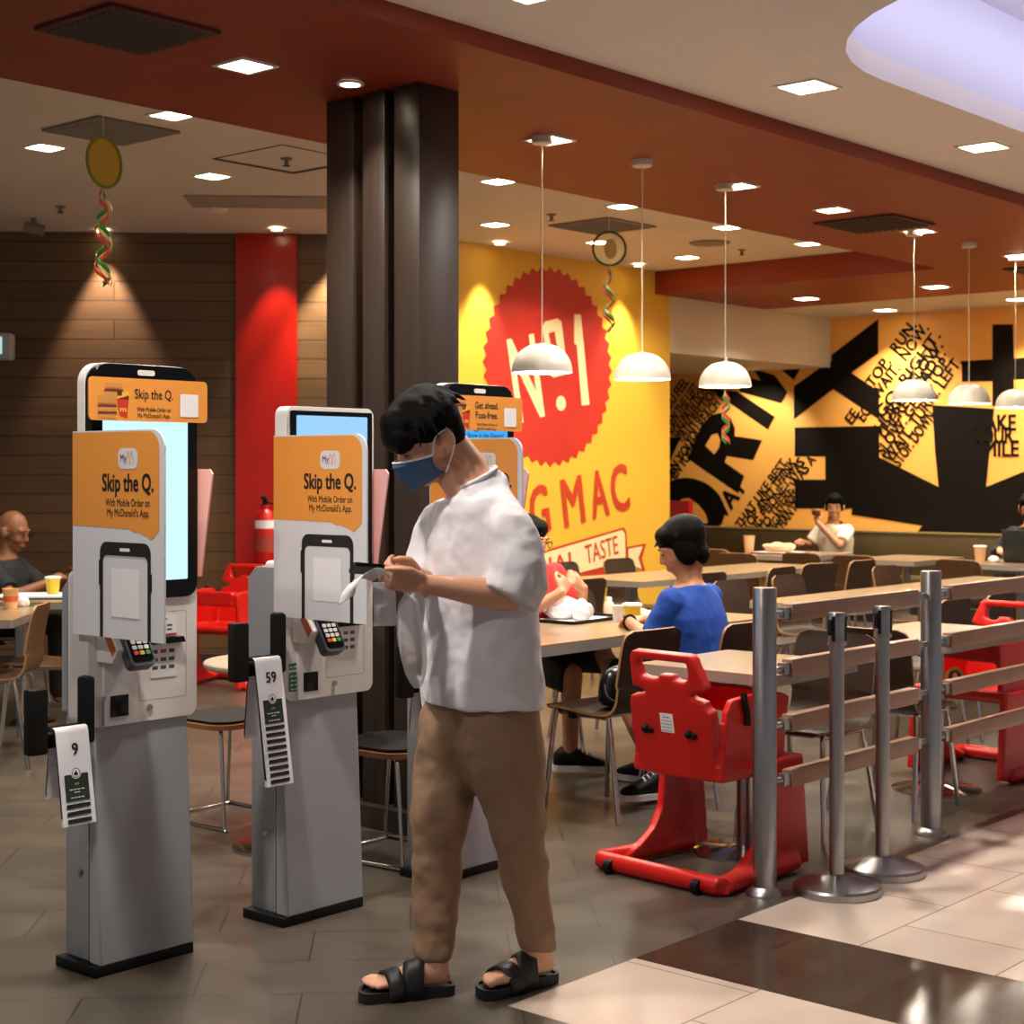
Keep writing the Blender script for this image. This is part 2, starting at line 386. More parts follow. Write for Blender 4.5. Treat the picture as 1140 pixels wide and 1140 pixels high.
flat(b, [po(*p) for p in ((926,395),(978,355),(978,393),(948,415),(979,436),(979,467),(928,433),(884,467),(884,430),(914,409),(926,402))], MO)
flat(b, [po(*p) for p in ((885,476),(979,474),(979,509),(1045,542),(1041,500),(1038,451),(1107,455),(1098,542),(1140,525),(1180,508),(1180,700),(1010,700),(1017,598),(1027,585),(948,573),(949,566),(885,566),(885,534),(919,534),(919,508),(885,508))], MO)
flat(b, [po(*p) for p in ((1105,361),(1128,361),(1129,399),(1150,397),(1150,422),(1129,422),(1129,452),(1105,452),(1105,424),(1071,425),(1071,402),(1105,400))], MO)
flat(b, [po(*p) for p in ((720,487),(758,487),(741,525),(720,560))], MO)
obj('giant_lettering', b, M_mural, mo, None)
b = nb()
def word(s, p0, p1, h, bold=.03): quad_text(b, s, p0, p1, h, MO, po, bold, .0012)
# right block: words running steeply upwards
ux, uy = 135/233., -190/233.           # text direction in the picture
def line(s, x, y, n, h=.115): word(s, (x, y), (x + ux*n, y + uy*n), h)
line('STOP.  RUN.', 968, 438, 92); line('WAIT.  NOW.', 978, 446, 98); line('GO. RIGHT.', 983, 466, 112)
line('HURRY. SLOW.', 982, 482, 118); line('THERE. READY.', 984, 492, 120); line('SLOW. GET. STOP.', 984, 508, 130)
line('WAIT. TURN. LEFT.', 992, 516, 138); line('STOP. DOWN. ', 1002, 520, 72); line('EE', 949, 473, 14); line('EG. ', 962, 470, 18)
# left block
line('WAY', 800, 588, 56, .2); line('THAT LIKE BEST.', 825, 590, 92, .105); line('TOP AND THINK,', 833, 592, 96, .105); line('NG PHONE I WAS', 841, 594, 96, .105)
line('TO THERE WAS A', 851, 594, 100, .105); line('BEGAN WAS A', 860, 594, 62, .105); line('THAN IT.', 869, 594, 40, .105)
line('YOU FEEL', 742, 462, 44, .11); line('WHEN THE LEFT', 741, 486, 66, .11); line('YOU PATH DON\'T', 752, 488, 72, .11); line('PATH RECTIONS', 760, 492, 74, .11); line('YOU REACH IT.', 769, 497, 72, .11); line('WHEN YOU REAC', 744, 546, 76, .11); line('HEN YOU', 744, 536, 50, .11)
word('MAKE', (1084, 480), (1131, 479), .15, .03); word('YOUR', (1084, 494), (1128, 493), .15, .03); word('SMILE', (1087, 508), (1134, 508), .15, .03)
obj('small_lettering', b, M_mural, mo, None)
# ---------------------------------------------------------------- ceiling fixtures
def downlight(label, loc, s=.15, power=9, lamp=True, group=None, col=(1, .90, .74), spread=130):
    t = thing('downlight', label, 'ceiling light', loc, 0, group)
    b = nb(); o = s/2; w = .018
    prism(b, rrect(-o-w, o+w, -o-w, o+w, .006, 2), .006, Matrix.Translation((0,0,-.006)), [rrect(-o, o, -o, o, .004, 2)]); obj('trim_ring', b, M_trim, t)
    b = nb(); box(b, -o, o, -o, o, -.004, .0); obj('lens', b, M_led, t)
    area('lamp', (0, 0, -.02), s*.8, power, col, parent=t, spread=spread)
    return t
NTH = ['nearest', 'second', 'third', 'fourth', 'fifth', 'sixth', 'seventh']
def nth(i): return ['first', 'second', 'third', 'fourth', 'fifth', 'sixth', 'seventh', 'eighth', 'ninth', 'tenth'][i]
for i, u in enumerate((3.95, 5.72, 7.33, 8.44, 9.56, 11.13)):
    downlight(f'square downlight in the red soffit, {nth(i)} from the kiosks along the pendant line', (u + (.06 if i in (1,2) else 0), 4.84 + .02*i, 2.999), .15, 9, group='downlights in the red soffit')
for i, (u, v) in enumerate(((12.62, 7.6), (12.54, 6.3))):
    downlight(['square downlight in the red cross beam by the beige bulkhead', 'square downlight in the red cross beam before the giant letters'][i], (u, v, 2.999), .17, 9, group='downlights in the red soffit')
for i, (u, v) in enumerate(((14.04, 7.58), (13.95, 6.2), (13.95, 4.9))):
    downlight(f'square downlight washing the orange mural, {nth(i)} from the beige bulkhead', (u, v, 2.985 if v < 5.7 else 2.999), .17, 17, group='downlights over the orange mural', spread=110)
for i, u in enumerate((3.27, 4.84, 6.05, 7.25, 8.48, 9.71, 10.82)):
    v = 6.5 if i else 5.95
    downlight(f'square downlight in the white ceiling beside the red soffit, {nth(i)} from the kiosk end', (u, v, 3.199), .15, 10, group='downlights in the white ceiling')
for i, u in enumerate((4.87, 6.0, 8.51, 9.7, 10.86)):
    downlight(f'square downlight in the white ceiling near the walls, {nth(i)} from the plank wall', (u, 7.66, 3.199), .15, 10, group='downlights in the white ceiling')
for i, u in enumerate((4.13, 5.92, 7.6)):
    downlight(['square downlight in the pale outer ceiling at the top edge', 'square downlight in the pale outer ceiling beside the oval recess', 'square downlight in the pale outer ceiling farthest along the fence'][i], (u, 3.56, 3.069), .18, 16, group='downlights in the outer ceiling', col=(1, .93, .84), spread=150)
for i, u in enumerate((2.3, .4)):
    downlight('square downlight in the pale outer ceiling over the walkway', (u, 3.3, 3.069), .18, 16, group='downlights over the walkway', col=(1, .93, .84), spread=150)
def spot(label, loc, aim, power, ang=60, col=(1, .9, .75), r=.03):
    t = thing('wall_washer', label, 'ceiling light', loc)
    b = nb(); prism(b, ell(0,0,.055,.055,24), .008, Matrix.Translation((0,0,-.008)), [ell(0,0,.04,.04,24)]); obj('trim_ring', b, M_trim, t)
    b = nb(); lathe(b, [(.001,-.004),(.04,-.004),(.04,-.001)], 20); obj('lens', b, M_led, t)
    l = bpy.data.lights.new('lamp', 'SPOT'); l.energy = power*LAMP_K; l.spot_size = R(ang); l.spot_blend = .6; l.color = col; l.shadow_soft_size = r
    o = bpy.data.objects.new('lamp', l); C.objects.link(o); o.parent = t; o.location = (0, 0, -.03)
    o.rotation_euler = (Vector(aim) - Vector(loc)).to_track_quat('-Z', 'Y').to_euler()
def at_wall(px, off, z): p = Vector((1,-1,0)).normalized()*wood_local(px) + woodC - Vector((1,1,0)).normalized()*off; p.z = z; return p
spot('small round spot by the plank wall behind the hanging swirl', at_wall(118, .14, 3.19), at_wall(118, .03, 1.6), 85, 58, (1, .85, .8))
spot('small round spot by the plank wall beside the dark column', at_wall(378, .22, 3.19), at_wall(378, .0, 1.6), 120, 70)
spot('small round spot by the plank wall over the red panel', at_wall(312, .3, 3.19), at_wall(312, -.0, 1.9), 30, 50)
for i, px in enumerate((535, 690)):
    p = wallV(px, 300, VY); spot(['small round spot over the yellow wall next to the column', 'small round spot over the yellow wall above the red seal'][i], (p.x, VY - .2, 3.19), (p.x, VY, 1.5), 48, 58)
spot('small track spot under the beige bulkhead lighting the giant letters', (13.75, 9.1, 2.49), (14.45, 9.3, 1.5), 34, 95)
p = G(390, 92, 3.0); spot('small round recessed spot in the red soffit before the column', (p.x, p.y, 2.998), (p.x + .05, p.y, 0), 12, 80, (1, .95, .88))

# pendants
def pendant():
    t = thing('pendant_lamp', '', 'pendant lamp')
    b = nb(); lathe(b, [(.001,0),(.05,0),(.05,-.03),(.044,-.034),(.001,-.034)], 24); obj('ceiling_rose', b, M_dome, t)
    b = nb(); cyl(b, (0,0,-.03), (0,0,-.955), .0035, n=8); obj('cord', b, mat('pale_cord', '#d9c9ab', .6), t)
    b = nb(); pr = []
    for i in range(13):
        a = R(90*i/12); pr.append((.142*math.sin(a)**.85 if i else .004, -1.095 + .135*math.cos(a)))
    pr2 = [(max(r-.004, .003), z-.004) for r, z in pr][::-1]; pr2[0] = (.139, -1.095)
    lathe(b, [(.004, -.955), (.012, -.955), (.012, -.962)] + pr[1:] + pr2, 40); sh = obj('lamp_shade', b, M_dome, t, 50)
    b = nb(); ball(b, (0,0,-1.055), (.034,.034,.038)); obj('bulb', b, mat('bulb_glass', '#fff4dd', .5, emit=22, emit_col='#fff0d0'), t)
    return t
pts = [(5.70, 4.84), (6.46, 4.83), (7.30, 4.90), (9.53, 4.94), (10.26, 4.91), (11.13, 4.97)]
lbl = ['white dome pendant in front of the red round seal', 'white dome pendant before the plain yellow wall', 'white dome pendant before the beige bulkhead', 'white dome pendant before the slanted words on the orange wall', 'white dome pendant between two others before the orange wall', 'white dome pendant cut by the picture edge before the orange wall']
pd = pendant()
for i, (u, v) in enumerate(pts):
    t = pd if i == 0 else dup(pd, (u, v, 3.0), 0)
    t.location = (u, v, 2.999); t['label'] = lbl[i]; t['group'] = 'dome pendants along the red soffit'
    l = bpy.data.lights.new('lamp', 'POINT'); l.energy = 7*LAMP_K; l.color = (1, .9, .74); l.shadow_soft_size = .04
    o = bpy.data.objects.new('lamp', l); C.objects.link(o); o.parent = t; o.location = (0, 0, -1.098)

# vents, sprinklers, ceiling bits
def vent(label, loc, s, m, mf, round_=False):
    t = thing('air_vent', label, 'air vent', loc); o = s/2
    b = nb(); prism(b, rrect(-o, o, -o, o, .005, 2), .012, Matrix.Translation((0,0,-.012)), [rrect(-o+.03, o-.03, -o+.03, o-.03, .003, 2)]); obj('frame', b, mf, t)
    b = nb()
    for k in range(11):
        y = -o + .045 + (s - .09)*k/10; box(b, -o+.03, o-.03, y-.006, y+.006, -.02, .0, Matrix.Translation((0,y,-.01)) @ Matrix.Rotation(R(35), 4, 'X') @ Matrix.Translation((0,-y,.01)))
    obj('slats', b, m, t)
    b = nb(); box(b, -o+.03, o-.03, -o+.03, o-.03, -.003, 0); obj('duct', b, M_black, t)
M_vr = mat('vent_red', '#4e1408', .6)
vent('dark square air vent in the red soffit above the kiosks', (3.35, 4.75, 2.999), .46, M_vent, M_vr)
vent('dark square air vent in the red soffit beyond the pendants', (9.07, 4.97, 2.999), .55, M_vent, M_vr)
vent('dark square air vent in the red soffit at the picture edge', (12.0, 5.1, 2.999), .5, M_vent, M_vr)
vent('grey square air vent in the white ceiling above the hanging swirl', (4.85, 7.02, 3.199), .5, M_ventg, M_ventg)
vent('grey square air vent in the white ceiling above the yellow wall', (9.05, 7.12, 3.199), .55, M_ventg, M_ventg)
def sprinkler(label, px, py):
    p = G(px, py, 3.19); t = thing('sprinkler', label, 'sprinkler', (p.x, p.y, 3.199))
    b = nb(); lathe(b, [(.001,0),(.035,0),(.03,-.008),(.012,-.01),(.012,-.035),(.001,-.036)], 16); obj('body', b, M_ventg, t)
    b = nb(); lathe(b, [(.001,-.04),(.022,-.042),(.022,-.045),(.001,-.046)], 16); box(b, -.012, -.009, -.002, .002, -.042, -.02); box(b, .009, .012, -.002, .002, -.042, -.02); obj('deflector', b, M_black, t)
sprinkler('small sprinkler head beside the ceiling hatch', 319, 178); sprinkler('small sprinkler head over the plank wall', 67, 231)
sprinkler('small sprinkler head over the yellow wall', 614, 240); sprinkler('small sprinkler head by the red cross beam', 826, 279)
p = G(327, 193, 3.2); b = nb(); hw = .30; prism(b, rrect(-hw, hw, -hw, hw, 0), .004, Matrix.Translation((0,0,-.004)), [rrect(-hw+.003, hw-.03, -hw+.003, hw-.03, 0)])
tag(obj('ceiling_hatch', b, mat('hatch_gap', '#3a332b', .7), loc=(p.x - .3, p.y - .3, 3.199)), 'square ceiling hatch outline in the white ceiling near the column', 'hatch')
p = G(790, 270, 3.2); b = nb(); lathe(b, [(.001,0),(.16,0),(.15,-.01),(.001,-.012)], 32); tag(obj('ceiling_speaker', b, M_ventg, loc=(p.x, p.y, 3.199)), 'round flat ceiling speaker above the yellow wall', 'speaker')
p = G(243, 231, 3.2); b = nb(); lathe(b, [(.001,0),(.07,0),(.06,-.03),(.001,-.035)], 24); tag(obj('smoke_detector', b, M_trim, loc=(p.x, p.y, 3.199)), 'round smoke detector on the white ceiling near the red panel', 'smoke detector')
p = G(38, 243, 3.2); t = thing('security_camera', 'small grey security camera on the ceiling by the plank wall', 'camera', (p.x, p.y, 3.199))
b = nb(); cyl(b, (0,0,0), (0,0,-.05), .02); obj('mount', b, M_ventg, t); b = nb(); cyl(b, (-.06,.03,-.06), (.06,-.03,-.08), .04); obj('housing', b, M_ventg, t)
p = G(300, 222, 3.2); b = nb(); prism(b, rrect(-.6, .35, -.22, .22, .02), .01, Matrix.Translation((0,0,-.01))); tag(obj('air_grille', b, mat('pale_grille', '#9b9184', .7), loc=(p.x + .1, p.y, 3.199), rotz=W45), 'long pale return air grille beside the ceiling hatch', 'air vent')
p = wallV(2, 240, 8); 
# wall-hung screen at the picture edge
t = thing('wall_screen', 'grey wall-hung screen cut by the edge above the elderly diner', 'screen', at_wall(-20, .35, 0) , W45)
b = nb(); box(b, -.5, .32, -.12, .02, 2.23, 2.42, bev=.02); obj('housing', b, mat('pale_grey_plastic', '#a7aab0', .5), t)
b = nb(); box(b, -.47, .26, -.126, -.12, 2.27, 2.39); obj('display', b, mat('screen_cyan', '#bfe6f2', .3, emit=.5), t)
b = nb(); box(b, -.06, .06, .02, .36, 2.30, 2.38); obj('bracket', b, M_grey, t)

# hanging swirls
def swirl(label, p, rot, disc_m, rim_m, s=1.0, L=3.19, n_r=2, seed=1):
    rnd = random.Random(seed); t = thing('hanging_swirl', label, 'decoration', p, rot)
    b = nb(); cyl(b, (0,0,.13*s), (0,0,L - p[2]), .0012, n=6); obj('thread', b, M_trim, t)
    b = nb(); F = frame((0,-.003,0), (1,0,0), (0,0,1)); prism(b, ell(0,0,.125*s,.125*s,36), .006, F, [ell(0,0,.110*s,.110*s,36)]); obj('rim', b, rim_m, t)
    b = nb(); prism(b, ell(0,0,.111*s,.111*s,36), .002, F); obj('disc', b, disc_m, t)
    b = nb(); F2 = frame((0,-.004,0), (1,0,0), (0,0,1)); flat(b, ell(.01*s,.0,.045*s,.07*s,20), F2); flat(b, ell(.01*s,.0,.045*s,.07*s,20), F2, -.008); obj('print', b, mat('amber_print', '#d69a2c', .5), t)
    cols = [mat('ribbon_red', '#c8402a', .3), mat('ribbon_green', '#3f7d33', .3), mat('ribbon_gold', '#d8c878', .25)]
    for k in range(3):
        b = nb(); q = []; ph = rnd.random()*6
        for i in range(40):
            z = -.13*s - i*.0115*s; a = ph + i*.42; r = .034*s*(min(1, i/8))
            q.append((r*math.cos(a) + (.01*(k-1)), r*math.sin(a), z))
        for i in range(len(q)-1):
            a, c = Vector(q[i]), Vector(q[i+1]); w = Vector((0, 0, .013*s)); 
            f = b.faces.new([b.verts.new(v) for v in (a-w, c-w, c+w, a+w)])
        obj('ribbon', b, cols[k], t, 180, mods=[('SOLIDIFY', {'thickness': .0015})])
    return t
p = cam_pt(115, 7.3); swirl('hanging gold disc with curled ribbons before the plank wall', (p.x, p.y, EH + (524-181)/1795*7.3), YAW + R(62), mat('gold_disc', '#cfa93c', .3), mat('green_gold_rim', '#7f8a2c', .35), .95, 3.19, seed=3)
p = cam_pt(678, 10.2); swirl('hanging clear disc with green rim and ribbons before the yellow wall', (p.x, p.y, EH + (524-277)/1795*10.2), YAW + R(8), mat('clear_disc', '#e8d8a0', .15, alpha=.35), mat('dark_green_rim', '#2f4a1c', .35), .9, 3.19, seed=5)
p = cam_pt(808, 10.6); swirl('hanging swirl of ribbons below the third white dome', (p.x, p.y, EH + (524-415)/1795*10.6), YAW + R(80), mat('gold_disc', '#cfa93c', .3), mat('green_gold_rim', '#7f8a2c', .35), .8, 3.199, seed=8)

# ---------------------------------------------------------------- column
t = thing('wall_column', 'dark fluted wood column rising to the red soffit', 'column', (4.57, 4.52, 0)); t['kind'] = 'structure'
del t['label'], t['category']
b = nb(); box(b, .075, .23, .02, .55, 0, 3.0); obj('core', b, M_colwood, t)
for v0, v1 in ((0, .145), (.2, .33), (.385, .55)):
    b = nb(); box(b, 0, .23 if v0 == 0 else .1, v0, v1, .0, 2.999, bev=.004); obj('fin', b, M_colwood, t)
b = nb(); box(b, -.05, .26, -.03, .6, 0, .09); obj('plinth', b, mat('dark_base', '#2c211a', .5), t)

# ---------------------------------------------------------------- kiosks
def kiosk(label, u, v, kind, banner, seed):
    UPY, DX, HX, PX = (.06, 0, 0, -.212) if seed == 1 else (.06, 0, .035, -.166); FL = lambda y: frame((DX, y, 0), (1,0,0), (0,0,1))
    t = thing('ordering_kiosk', label, 'self-order kiosk', (u, v, 0), 0, 'self-order kiosks in a row'); FR = lambda y: frame((0, y, 0), (1,0,0), (0,0,1))
    b = nb(); box(b, -.185, .163, .0, .2, 0, .03, bev=.003); obj('base_plate', b, M_black, t)
    b = nb(); prism(b, [(0,.03),(.06,.03),(.075,.76),(.035,.76)], .33, frame((-.165,0,0), (0,1,0), (0,0,1))); ped = obj('pedestal', b, M_grey, t, bev=.005)
    b = nb(); box(b, -.150, .155, .078, .2, .014, .76, bev=.006); p2 = obj('pedestal_rear', b, M_grey, t)
    b = nb()
    for z in (.28, .66, .9): cyl(b, (-.150, .12, z), (-.159, .12, z), .011, .008, 12)
    obj('lock', b, M_chrome, p2)
    b = nb(); box(b, -.1655, -.152, .056, .059, .03, .76); obj('seam', b, M_black, p2)
    b = nb(); prism(b, [(.06,.74),(.2,.74),(.2,1.10),(.16,1.14),(.06,1.14)], .33, frame((-.165,0,0), (0,1,0), (0,0,1))); obj('rear_housing', b, M_grey, t, bev=.005)
    # lower white body
    b = nb(); prism(b, rrect(-.192,.192,.712,1.16,[.03,.03,.02,.02]), .10, FR(.062)); 
    lo = obj('lower_body', b, M_kwhite, t, bev=.006); lo.location = (HX, UPY, 0)
    b = nb(); prism(b, rrect(-.145,-.045,.715,.98,.004,2), .012, FL(-.037)); obj('scanner_face', b, mat('kiosk_white_plastic_cool', '#d7d3d6', .35), lo)
    b = nb(); box(b, DX-.125, DX-.063, -.0515, -.037, .738, .80, bev=.002); obj('scanner_window', b, M_kblack, lo)
    b = nb(); Q = FL(-.0385); o = rrect(-.018,.152,.772,1.03,.006,3); flat(b, o, Q, .0, [rrect(-.0168,.1508,.7732,1.0288,.005,3)]); obj('access_door', b, mat('seam_line', '#6f6a68', .6), lo)
    b = nb(); cyl(b, (DX+.018,-.038,.752), (DX+.018,-.044,.752), .009, n=16); obj('lock', b, M_steel, lo)
    b = nb(); prism(b, [(.012,.9375),(.135,.9375),(.128,.955),(.022,.955)], .02, FL(-.039)); obj('receipt_slot', b, M_kblack, lo)
    b = nb(); Q = FL(-.0392); prism(b, rrect(.02,.115,.958,1.02,.002,2), .0008, Q); prism(b, rrect(.02,.115,.836,.934,.002,2), .0008, Q); st = obj('payment_sticker', b, M_paper, lo)
    b = nb(); Q = FL(-.0402) @ Matrix.Translation((-.035,-.009,0)); scribble(b, Q, .1, 1.015, .007, .04); text(b, 'IX', Q, .066, .988, .016); scribble(b, Q, .115, .995, .009, .05); scribble(b, Q, .115, .983, .008, .045)
    for r in range(3):
        for c in range(3): flat(b, rrect(.062+.03*c,.082+.03*c,.917-.024*r,.928-.024*r,.001,2), Q)
    obj('lettering', b, mat('grey_print', '#55525c', .6), st)
    b = nb(); flat(b, rrect(.057,.077,.908,.919,.001,2), FL(-.0408)); flat(b, rrect(.02,.115,.959,.965,0), FL(-.0408)); obj('mark', b, mat('red_print', '#b8401f', .6), st)
    # payment terminal on wedge
    b = nb(); prism(b, [(-.038,.90),(-.038,1.06),(-.055,1.06),(-.14,.94),(-.115,.90)], .10, frame((-.165+DX,0,0), (0,1,0), (0,0,1))); br = obj('terminal_bracket', b, M_kwhite, lo, bev=.004)
    T = frame((-.100+HX, -.055 - (.06-UPY), .945 if seed == 1 else .925), (1,0,0), (0,.5,.86))
    b = nb(); prism(b, rrect(-.042,.042,-.075,.085,.016), .035, T); te = obj('card_terminal', b, mat('terminal_grey', '#4b4b50', .4), t, bev=.005)
    b = nb(); prism(b, rrect(-.034,.034,-.062,.075,.01), .003, T @ Matrix.Translation((0,0,.035))); obj('terminal_face', b, M_kblack, te)
    for nm, ks, c in (('keypad', [(i,j) for i in range(3) for j in range(3)], '#d9d6d0'), ('cancel_key', [(0,3)], '#d8402a'), ('clear_key', [(1,3)], '#e8c23c'), ('enter_key', [(2,3)], '#3f9a4a')):
        b = nb()
        for i, j in ks: prism(b, rrect(-.028+.02*i,-.013+.02*i,.008-.017*j,.020-.017*j,.003,3), .003, T @ Matrix.Translation((0,0,.038)))
        obj(nm, b, mat('key_' + nm, c, .5), te)
    b = nb(); flat(b, rrect(-.026,.026,.034,.066,.003,3), T, .0385); obj('terminal_display', b, mat('terminal_lcd', '#2a3038', .2), te)
    b = nb(); prism(b, rrect(-.1,-.094,.915,1.05,0), .0, FR(-.1)); b.free()
    b = nb(); flat(b, [(-.06,1.05),(-.135,.945),(-.118,.92),(-.045,1.03)], frame((-.1665+DX,0,0), (0,1,0), (0,0,1))); obj('promo_sticker', b, mat('promo_orange', '#c8622c', .5), br)
    # head
    top = 1.763 if kind == 'phone' else 1.657
    if kind == 'phone':
        b = nb(); prism(b, rrect(-.19,.19,1.16,top,[.02,.02,.06,.06]), .035, FR(.030)); obj('rear_shell', b, M_kwhite, t, bev=.006).location = (HX, -.01 + UPY, 0)
        b = nb(); prism(b, rrect(-.187,.187,1.072,top-.003,[.04,.04,.06,.06]), .035, FR(-.012)); hd = obj('monitor', b, M_kblack, t, bev=.004); hd.location = (HX, UPY, 0)
        b = nb(); prism(b, rrect(-.03,.03,top-.034,top-.018,.007), .002, FR(-.047)); obj('earpiece', b, M_kwhite, hd)
        scr = (-.15,.15,1.125,1.68)
    else:
        b = nb(); prism(b, rrect(-.192,.192,1.16,top,[.02,.02,.03,.03]), .055, FR(.012)); obj('rear_shell', b, M_kwhite, t, bev=.008).location = (HX, UPY, 0)
        b = nb(); prism(b, rrect(-.178,.178,1.09,top-.014,[.03,.03,.006,.006]), .006, FR(-.044)); hd = obj('monitor', b, M_kblack, t, bev=.001); hd.location = (HX, UPY, 0)
        scr = (-.155,.155,1.125,1.628)
    yf = -.0475 if kind == 'phone' else -.0505
    b = nb(); prism(b, rrect(*scr, .004, 2), .001, FR(yf + .0005))
    m = bpy.data.materials.get('kiosk_screen_' + str(seed))
    if not m:
        m = mat('kiosk_screen_' + str(seed), '#0c0f12', .2, emit=.72, emit_col={1:'#cdf5fb',2:'#98cdf6',3:'#3ca6f2'}[seed])
    sc_ = obj('screen', b, m, hd)
    if seed == 3:
        b = nb(); Q = FR(yf - .001); text(b, 'Can it Snow in the Desert?', Q, 0, 1.57, .016, .26); obj('lettering', b, mat('navy_print', '#1d2f8c', .5), sc_)
        b = nb(); flat(b, ell(-.02, 1.625, .03, .035), FR(yf - .001)); obj('picture', b, mat('leaf_green', '#7fb04a', .5), sc_)
    # banner sign
    if banner:
        b = nb(); prism(b, rrect(-.212,.205,1.606,1.730,.014), .006, FR(-.056)); bn = obj('banner_sign', b, M_sign, t); bn.location = (HX, UPY - .01, -.012)
        Q = FR(-.0628); b = nb(); text(b, banner[0], Q, .01, 1.672 if len(banner) == 3 else 1.685, .028 if len(banner) == 3 else .024, .135 if len(banner) == 3 else .125)
        if len(banner) == 3: text(b, banner[1], Q, .01, 1.635, .0125, .12); text(b, banner[2], Q, .01, 1.617, .0125, .115)
        else: text(b, banner[1], Q, .01, 1.650, .024, .118); text(b, banner[2], Q, .01, 1.624, .009, .11); text(b, banner[3], Q, .01, 1.609, .009, .1)
        obj('lettering', b, M_print, bn)
        b = nb(); prism(b, rrect(.104,.17,1.622,1.69,.002,2), .0005, Q); obj('blank_square', b, M_paper, bn)
        b = nb(); flat(b, [(-.12,1.668),(-.078,1.68),(-.084,1.612),(-.11,1.622)], Q); obj('fries_box', b, mat('fries_red', '#c8341c', .5), bn)
        b = nb(); text(b, 'm', Q, -.098, 1.632, .016, .02, bold=.02, z=.0006); [flat(b, [(-.118+.008*k,1.668),(-.113+.008*k,1.668),(-.111+.008*k,1.69),(-.117+.008*k,1.692)], Q) for k in range(5)]; obj('fries', b, mat('fries_yellow', '#f2c04c', .5), bn)
        b = nb(); [flat(b, rrect(-.182+dx,-.122+dx,z,z+.014,.006,4), Q) for dx, z in ((0,1.612),(0,1.632),(0,1.655),(.022,1.678),(.022,1.70))]; flat(b, ell(-.152,1.672,.03,.010), Q, .0002); obj('burger_bun', b, mat('bun_brown', '#d08c46', .5), bn)
        b = nb(); [flat(b, rrect(-.184+dx,-.12+dx,z,z+.007,.003,3), Q, .0006) for dx, z in ((0,1.625),(0,1.645),(.022,1.69))]; obj('burger_patty', b, mat('patty_brown', '#6b2f1c', .6), bn)
    # privacy panel on the kiosk's side, its printed face towards the walkway entrance
    P = frame((PX, .06, 0), (0,-1,0), (0,0,1))     # local x runs out towards the customer
    b = nb(); o = rrect(0, .43, .985, 1.562, [.0,.0,.05,0], 6); prism(b, o, .006, P); pn = obj('privacy_panel', b, M_signw, t)
    P2 = P @ Matrix.Translation((0,0,.0066)); S = Matrix.Diagonal((1,1,-1,1))
    b = nb(); flat(b, [(0,1.295)] + [(.27,1.29),(.3,1.28),(.31,1.283),(.35,1.272),(.375,1.262),(.405,1.285),(.41,1.29)] + [p for p in rrect(0,.41,1.0,1.558,[0,0,.05,0],6) if p[1] > 1.3], P2); obj('orange_bubble', b, M_sign, pn)
    Q = P @ Matrix.Translation((0,0,.0072)); b = nb()
    text(b, 'Skip the Q.', Q, .265, 1.394, .048, .235, bold=.03); text(b, 'With Mobile Order on', Q, .265, 1.352, .021, .205); text(b, 'My McDonald\'s App.', Q, .268, 1.324, .021, .195)
    obj('lettering', b, M_print, pn)
    b = nb(); flat(b, rrect(.222,.312,1.455,1.512,.018), Q); lg = obj('logo_tile', b, M_signw, pn)
    Q2 = P @ Matrix.Translation((0,0,.0078)); b = nb(); text(b, 'My', Q2, .247, 1.476, .02, .028); obj('lettering', b, mat('maroon_print', '#7c1f2c', .6), lg)
    b = nb()
    for x in (.269, .285):
        oo = [(x + .008*math.cos(a)*1.0, 1.468 + .036*math.sin(a)) for a in [R(180*i/10) for i in range(11)]]; ii = [(x + .0052*math.cos(a), 1.468 + .030*math.sin(a)) for a in [R(180*i/10) for i in range(11)]]
        flat(b, oo + ii[::-1], Q2)
    obj('arches', b, mat('arch_yellow', '#e0b070', .5), lg)
    b = nb(); flat(b, rrect(.135,.372,.9855,1.252,[0,0,.03,.03]), Q, 0, [rrect(.15,.357,.9857,1.215,[0,0,.018,.018])]); flat(b, rrect(.13,.136,1.13,1.2,0), Q); flat(b, rrect(.371,.377,1.12,1.17,0), Q); obj('phone_drawing', b, M_print, pn)
    b = nb(); flat(b, rrect(.23,.277,1.227,1.236,.004,3), Q, .0006); flat(b, rrect(.19,.32,1.045,1.18,.003,2), Q); obj('blank_square', b, M_paper, pn)
    # small divider on the other side
    P = frame((.196+HX, .03, 0), (0,-1,0), (0,0,1)); b = nb(); prism(b, [(0,1.13),(.03,1.13),(.085,1.44),(.07,1.455),(0,1.455)], .006, P); obj('side_divider', b, mat('pink_card', '#f0a89a', .6), t)
    return t
kiosk('grey self-order kiosk with orange banner nearest the camera, cyan screen', 2.845, 3.93, 'phone', ('Skip the Q.', 'With Mobile Order on', "My McDonald's App."), 1)
k2 = kiosk('white-rimmed self-order kiosk without banner, in the middle of the row', 3.535, 3.92, 'white', None, 2)
kiosk('self-order kiosk with Get ahead banner behind the man in the white shirt', 4.25, 3.92, 'phone', ('Get ahead.', 'Fuss-free.', 'With Mobile Order on', "My McDonald's App."), 3)
# green sticker on the middle kiosk
b = nb(); F_ = frame((.035,-.0392+.06,0), (1,0,0), (0,0,1)); flat(b, rrect(-.178,-.130,.742,.805,.006,3), F_); flat(b, [(-.178,.812),(-.145,.812),(-.145,.804),(-.125,.822),(-.145,.84),(-.145,.834),(-.178,.832)], F_); gs = obj('scan_sticker', b, mat('green_sticker', '#3c7f4a', .5), k2)
b = nb(); F_ = frame((.035,-.0398+.06,0), (1,0,0), (0,0,1)); scribble(b, F_, -.158, .819, .006, .035); [scribble(b, F_, -.154, .79-.014*k, .005, .038-.004*(k%2)) for k in range(4)]; obj('lettering', b, M_paper, gs)

